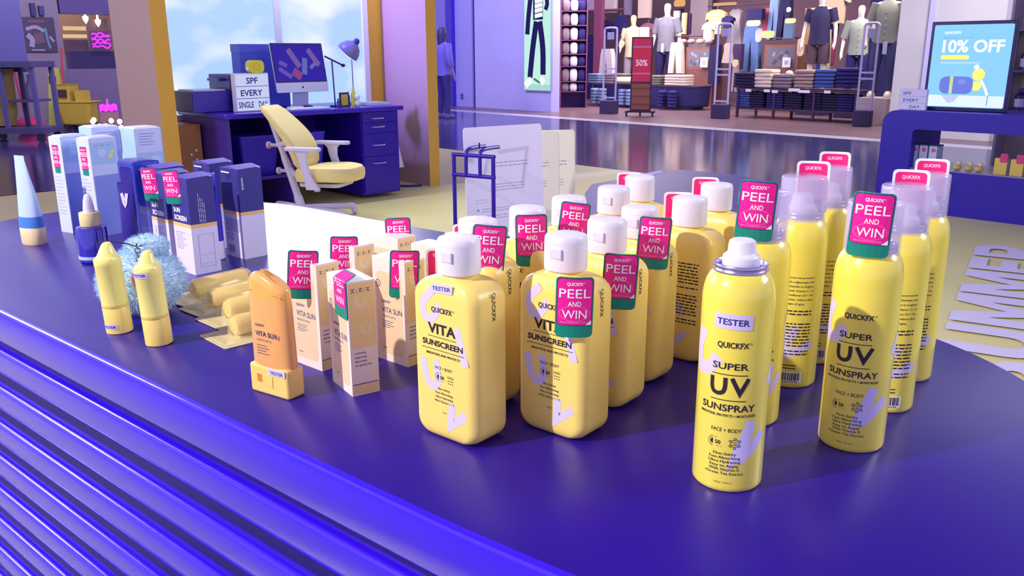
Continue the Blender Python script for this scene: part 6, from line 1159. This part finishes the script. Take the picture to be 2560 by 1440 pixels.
# hanging clothes
def outline(kind, w_, h):
    if kind == 'shirt': return [(-w_ * .32, -h), (w_ * .32, -h), (w_ * .33, -h * .35), (w_ * .5, -h * .42), (w_ * .46, -h * .12), (w_ * .22, 0), (w_ * .08, 0.02), (0, -h * .05), (-w_ * .08, 0.02), (-w_ * .22, 0), (-w_ * .46, -h * .12), (-w_ * .5, -h * .42), (-w_ * .33, -h * .35)]
    if kind == 'pants': return [(-w_ * .5, -h), (-w_ * .12, -h), (0, -h * .32), (w_ * .12, -h), (w_ * .5, -h), (w_ * .38, -h * .2), (w_ * .30, 0), (-w_ * .30, 0), (-w_ * .38, -h * .2)]
    if kind == 'dress': return [(-w_ * .5, -h), (0, -h * 1.02), (w_ * .5, -h), (w_ * .3, -h * .4), (w_ * .34, -h * .08), (w_ * .15, 0), (0, -h * .04), (-w_ * .15, 0), (-w_ * .34, -h * .08), (-w_ * .3, -h * .4)]
    return [(-w_ * .5, -h), (w_ * .5, -h), (w_ * .5, 0), (-w_ * .5, 0)]
def garment(px, py, wpx, hpx, t_, col, kind, label, stripes=None, cat='clothing', name=None, da=0.0):
    p = on_t(px, py, t_); k = kx_at(p); w_, h = wpx * k * 1.15, hpx * k; ol = outline(kind, w_, h); d = min(0.07, w_ * 0.22)
    t = thing(name or {'shirt': 'hanging_shirt', 'pants': 'hanging_trousers', 'dress': 'hanging_dress', 'panel': 'hanging_garment'}[kind], label, cat, p, MA + da)
    m = MB().add(loft([[(x * .93, d, z * .985) for x, z in ol], [(x, 0.0, z) for x, z in ol], [(x * .93, -d, z * .985 ) for x, z in ol]]), 0)
    m.build('fabric', CLO.get(col) or mat('garment_%s' % col.strip('#') if ('garment_%s' % col.strip('#')) not in MATS else 'garment_x', col, 0.85, noise=0.25, nscale=18) if ('garment_%s' % col.strip('#')) not in MATS else MATS['garment_%s' % col.strip('#')], t)
    if stripes:
        q = MB()
        for i in range(5): q.add(box(-w_ * .31, w_ * .31, -d - 0.004, -d - 0.001, -h * (.22 + .16 * i), -h * (.15 + .16 * i)))
        q.build('stripes', mm(stripes, 0.8), t)
    if kind in ('shirt', 'dress'): MB().add(tube(bez([(0, 0, 0.0), (0, 0, 0.05), (0.02, 0, 0.075), (0.0, 0, 0.095)], 4), 0.006, 6), 0, True).build('hanger_hook', mm('#8f86a0', 0.3), t)
    return t
GL = [(1478, -30, 24, 58, 18.5, '#b9a9cc', 'shirt', 'pale lilac shirt hanging high at the left of the store'), (1528, -45, 52, 74, 18.3, '#cfc2c4', 'shirt', 'wide cream shirt hanging left of the white-headed mannequin'), (1572, -40, 24, 75, 18.5, '#8f82a8', 'shirt', 'mauve shirt hanging between the cream shirts'), (1615, -50, 50, 92, 18.3, '#d8c2bd', 'shirt', 'pinkish cream shirt hanging just left of the white-headed mannequin'),
      (1513, 52, 44, 34, 18.0, '#1e1456', 'shirt', 'dark tee with pale straps hanging above the left gate'), (1552, 40, 40, 40, 17.8, '#251a66', 'dress', 'dark blue top hanging left of the warm mannequin'), (1498, 48, 16, 135, 18.6, '#2f3f86', 'panel', 'long blue garment hanging by the maroon post'), (1520, 122, 44, 72, 16.2, '#b7a9b4', 'pants', 'pale trousers hanging inside the left gate opening'),
      (1620, 60, 36, 38, 17.5, '#8a4f66', 'shirt', 'dusty rose top behind the sale stand'), (1612, 68, 20, 26, 16.9, '#e6dcda', 'panel', 'bright white folded tote above the sale stand'),
      (1693, 27, 15, 60, 18.0, '#e6d8d2', 'panel', 'white jacket sleeve hanging right of the white-headed mannequin'), (1703, 22, 12, 62, 18.1, '#211650', 'panel', 'dark jacket between the white and cream ones'), (1712, 32, 12, 52, 17.95, '#e9cfa0', 'panel', 'cream lit jacket edge hanging on the rail'), (1722, 34, 14, 50, 18.1, '#4a2a5c', 'panel', 'plum jacket at the right of the jacket rail'),
      (1793, 26, 54, 58, 17.6, '#dcb878', 'shirt', 'yellow and cream striped shirt on a headless bust'), (1774, 58, 32, 40, 16.9, '#f0e2d2', 'shirt', 'small glowing white tee standing by the striped shirt'), (1822, 42, 30, 26, 17.4, '#251c58', 'shirt', 'dark top right of the striped shirt'), (1843, 22, 42, 86, 17.9, '#a39ba6', 'dress', 'long pale grey dress hanging above the middle gate'),
      (1884, 55, 50, 122, 16.6, '#5a76ae', 'pants', 'light blue jeans hanging on display right of the middle gate'), (1891, 22, 40, 26, 17.2, '#211a56', 'panel', 'cropped dark top above the light blue jeans'), (1918, 20, 20, 58, 17.4, '#b0506c', 'panel', 'rose red top right of the light blue jeans'), (1941, -20, 28, 116, 17.4, '#7f9ac6', 'pants', 'pale denim trousers hanging in the middle of the store'), (1968, -12, 36, 106, 17.0, '#20164a', 'pants', 'black trousers with a round white tag'), (1975, 54, 24, 42, 16.7, '#5d7398', 'panel', 'denim skirt under the yellow sign'),
      (2094, -30, 66, 86, 16.8, '#cdb59c', 'shirt', 'beige shirt hanging above the open pale shirt mannequin'), (2078, 52, 34, 30, 16.9, '#241a54', 'panel', 'dark top under the beige shirt'), (2070, 74, 22, 108, 16.6, '#a9a494', 'pants', 'khaki trousers beside the brown shorts mannequin'), (2056, 116, 18, 66, 16.2, '#3a62a6', 'panel', 'blue jeans leg behind the brown shorts'), (2086, 60, 14, 100, 17.0, '#7a2848', 'panel', 'dark red garment edge left of the pale shirt mannequin'),
      (1694, 106, 40, 76, 16.5, '#cdb8ae', 'pants', 'cream trousers hanging left of the picture crate'), (1822, 108, 26, 48, 15.9, '#b9a79c', 'dress', 'cream pinafore seen through the middle gate'), (1790, 112, 26, 96, 16.2, '#1c1248', 'panel', 'navy garment hanging left of the middle gate'), (1846, 110, 26, 62, 16.3, '#3a2450', 'panel', 'plum garment right of the middle gate'), (1841, 150, 16, 78, 15.8, '#8f8088', 'pants', 'slim taupe trousers right of the middle gate foot'), (2030, 20, 26, 90, 17.2, '#d8a078', 'panel', 'orange lit garment behind the navy tee mannequin'), (2215, -30, 60, 270, 17.5, '#1e1a58', 'panel', 'tall dark hanging behind the grey shirt mannequin')]
for gdef in GL: garment(*gdef[:8], stripes='#f2e6d2' if 'striped shirt on' in gdef[7] else None)
# rails, posts and lit fixtures
def bar(px0, px1, py, t_, label, col='#4a3048', th=0.03):
    a = on_t(px0, py, t_); b_ = on_t(px1, py, t_); one('clothes_rail', MB().add(tube([(0, 0, 0), (S_(b_) - S_(a), 0, 0)], th / 2, 8), 0, True), mm(col, 0.4), label, 'rail', a, MA, 'clothes rails')
bar(1465, 1560, 28, 18.2, 'reddish rail crossing above the dark tees', '#8a4a6a', 0.06); bar(1655, 1780, 92, 17.0, 'brown rail above the cream trousers', '#5c3a4c'); bar(1770, 1960, 16, 17.8, 'dark rail above the striped shirt', '#3a2a4c'); bar(1925, 2010, 96, 16.8, 'dark rail above the right picture crate', '#3a2a4c')
for px0, px1, y0, y1, t_, col, lb in ((1482, 1500, -20, 182, 17.2, '#7a3a62', 'maroon post at the left of the store'), (1448, 1482, 88, 225, 17.6, '#241064', 'dark doorway panel beside the maroon post')):
    a = on_t(px0, y1, t_); b_ = on_t(px1, y1, t_); z1 = on_t(px0, y0, t_).z; one('wall_panel', MB().add(box(0, S_(b_) - S_(a), 0, 0.12, -a.z, z1 - a.z)), mm(col, 0.5), lb, 'panel', a, MA)
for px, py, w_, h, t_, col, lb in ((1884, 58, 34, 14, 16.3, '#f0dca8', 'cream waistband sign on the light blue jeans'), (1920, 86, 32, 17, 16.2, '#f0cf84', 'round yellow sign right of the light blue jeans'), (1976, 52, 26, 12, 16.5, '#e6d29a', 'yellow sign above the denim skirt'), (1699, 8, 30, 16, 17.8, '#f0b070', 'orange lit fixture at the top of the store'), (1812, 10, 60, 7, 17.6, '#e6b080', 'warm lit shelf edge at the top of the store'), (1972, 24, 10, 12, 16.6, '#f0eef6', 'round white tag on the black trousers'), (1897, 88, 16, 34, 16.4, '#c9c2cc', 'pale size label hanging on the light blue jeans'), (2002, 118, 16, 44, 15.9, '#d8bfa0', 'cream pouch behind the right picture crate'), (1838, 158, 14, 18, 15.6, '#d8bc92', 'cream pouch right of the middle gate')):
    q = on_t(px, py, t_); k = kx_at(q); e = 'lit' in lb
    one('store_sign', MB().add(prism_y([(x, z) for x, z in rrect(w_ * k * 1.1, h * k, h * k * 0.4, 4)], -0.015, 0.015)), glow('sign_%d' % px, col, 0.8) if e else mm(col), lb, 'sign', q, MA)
for px, py, lb in ((1716, 95, 'left'), (1752, 95, 'second'), (1797, 96, 'right')):
    q = on_t(px, py, 16.5)
for i, (px, lb) in enumerate(((1708, 'first'), (1728, 'second'), (1750, 'third'), (1772, 'fourth'))):
    q = on_t(px, 104, 16.6); one('rolled_garment', MB().add(ball(0, 0, 0, 0.085, 0.10, 0.06, 12, 8), 0, True), mm(('#b98a86', '#a3808a', '#c9a08c', '#a8888e')[i], 0.8), lb + ' rolled garment from the left along the rail above the picture crate', 'rolled clothes', q, MA)
def crate(px0, px1, y0, y1, t_, lb, card):
    a = on_t(px0, y1, t_); b_ = on_t(px1, y1, t_); z1 = on_t(px0, y0, t_).z; w_ = S_(b_) - S_(a); h = z1 - a.z
    t = thing('picture_crate', lb, 'crate', (a.x, a.y, a.z), MA); MB().add(box(0, w_, 0, 0.4, 0, h)).build('crate_body', mm('#8a5a50', 0.6), t); MB().add(box(0, w_, 0.0, 0.4, -a.z, 0)).build('crate_base', mm('#7a4a48', 0.6), t)
    m = MB(); art(m, quad(w_ * .08, w_ * .92, h * .08, h * .9), 0, lambda x, z: (x, -0.004, z)); rr_ = random.Random(px0)
    for i in range(7): xx = rr_.uniform(.15, .75) * w_; zz = rr_.uniform(.15, .7) * h; art(m, stroke([(xx, zz), (xx + rr_.uniform(-.1, .15) * w_, zz + rr_.uniform(.05, .2) * h)], 0.08 * w_, 2), 1 + i % 2, lambda x, z: (x, -0.007, z))
    m.build('picture', [mm('#6f6876'), mm('#8f93a4'), mm('#504a60')], t)
    q = on_t(card[0], card[1], t_ - 0.06); k = kx_at(q); c_ = one('price_card', MB().add(box(-11 * k, 11 * k, -0.004, 0.004, -12 * k, 12 * k), 0).add(box(-5 * k, 5 * k, -0.007, -0.0045, -5 * k, 5 * k), 1), [mm('#e6e4f0'), mm('#a9a6bc')], 'white price card standing against ' + lb.split(' with')[0], 'price card', q, MA, 'price cards')
crate(1714, 1782, 118, 172, 16.6, 'left wooden picture crate with a grey photo', (1760, 156)); crate(1908, 1992, 112, 172, 16.3, 'right wooden picture crate with a grey photo', (1966, 156))
one('white_sneaker', MB().add(ball(0, 0, 0.05, 0.07, 0.05, 0.05, 12, 8), 0, True), mm('#e9e2e6'), 'round white ball of socks between taupe and tan stacks on the long table', 'socks', on_t(1973, 190, TB + 0.1), MA).name = 'rolled_socks'
one('wooden_stool', MB().add(slab(0.30, 0.30, 0.30, 0.36, 0.03, 0.01)).add(box(-0.13, -0.09, -0.13, -0.09, 0, 0.3)).add(box(0.09, 0.13, -0.13, -0.09, 0, 0.3)).add(box(-0.13, -0.09, 0.09, 0.13, 0, 0.3)).add(box(0.09, 0.13, 0.09, 0.13, 0, 0.3)), mm('#9a6248', 0.5), 'small wooden stool behind the covered table, left of the middle gate', 'stool', on_z(1748, 262), MA)
one('paper_bag', MB().add(slab(0.20, 0.14, 0, 0.26, 0.02, 0.01)), mm('#c98f74', 0.7), 'small tan bag on the floor below the shelf unit', 'bag', on_z(1420, 246), MA)
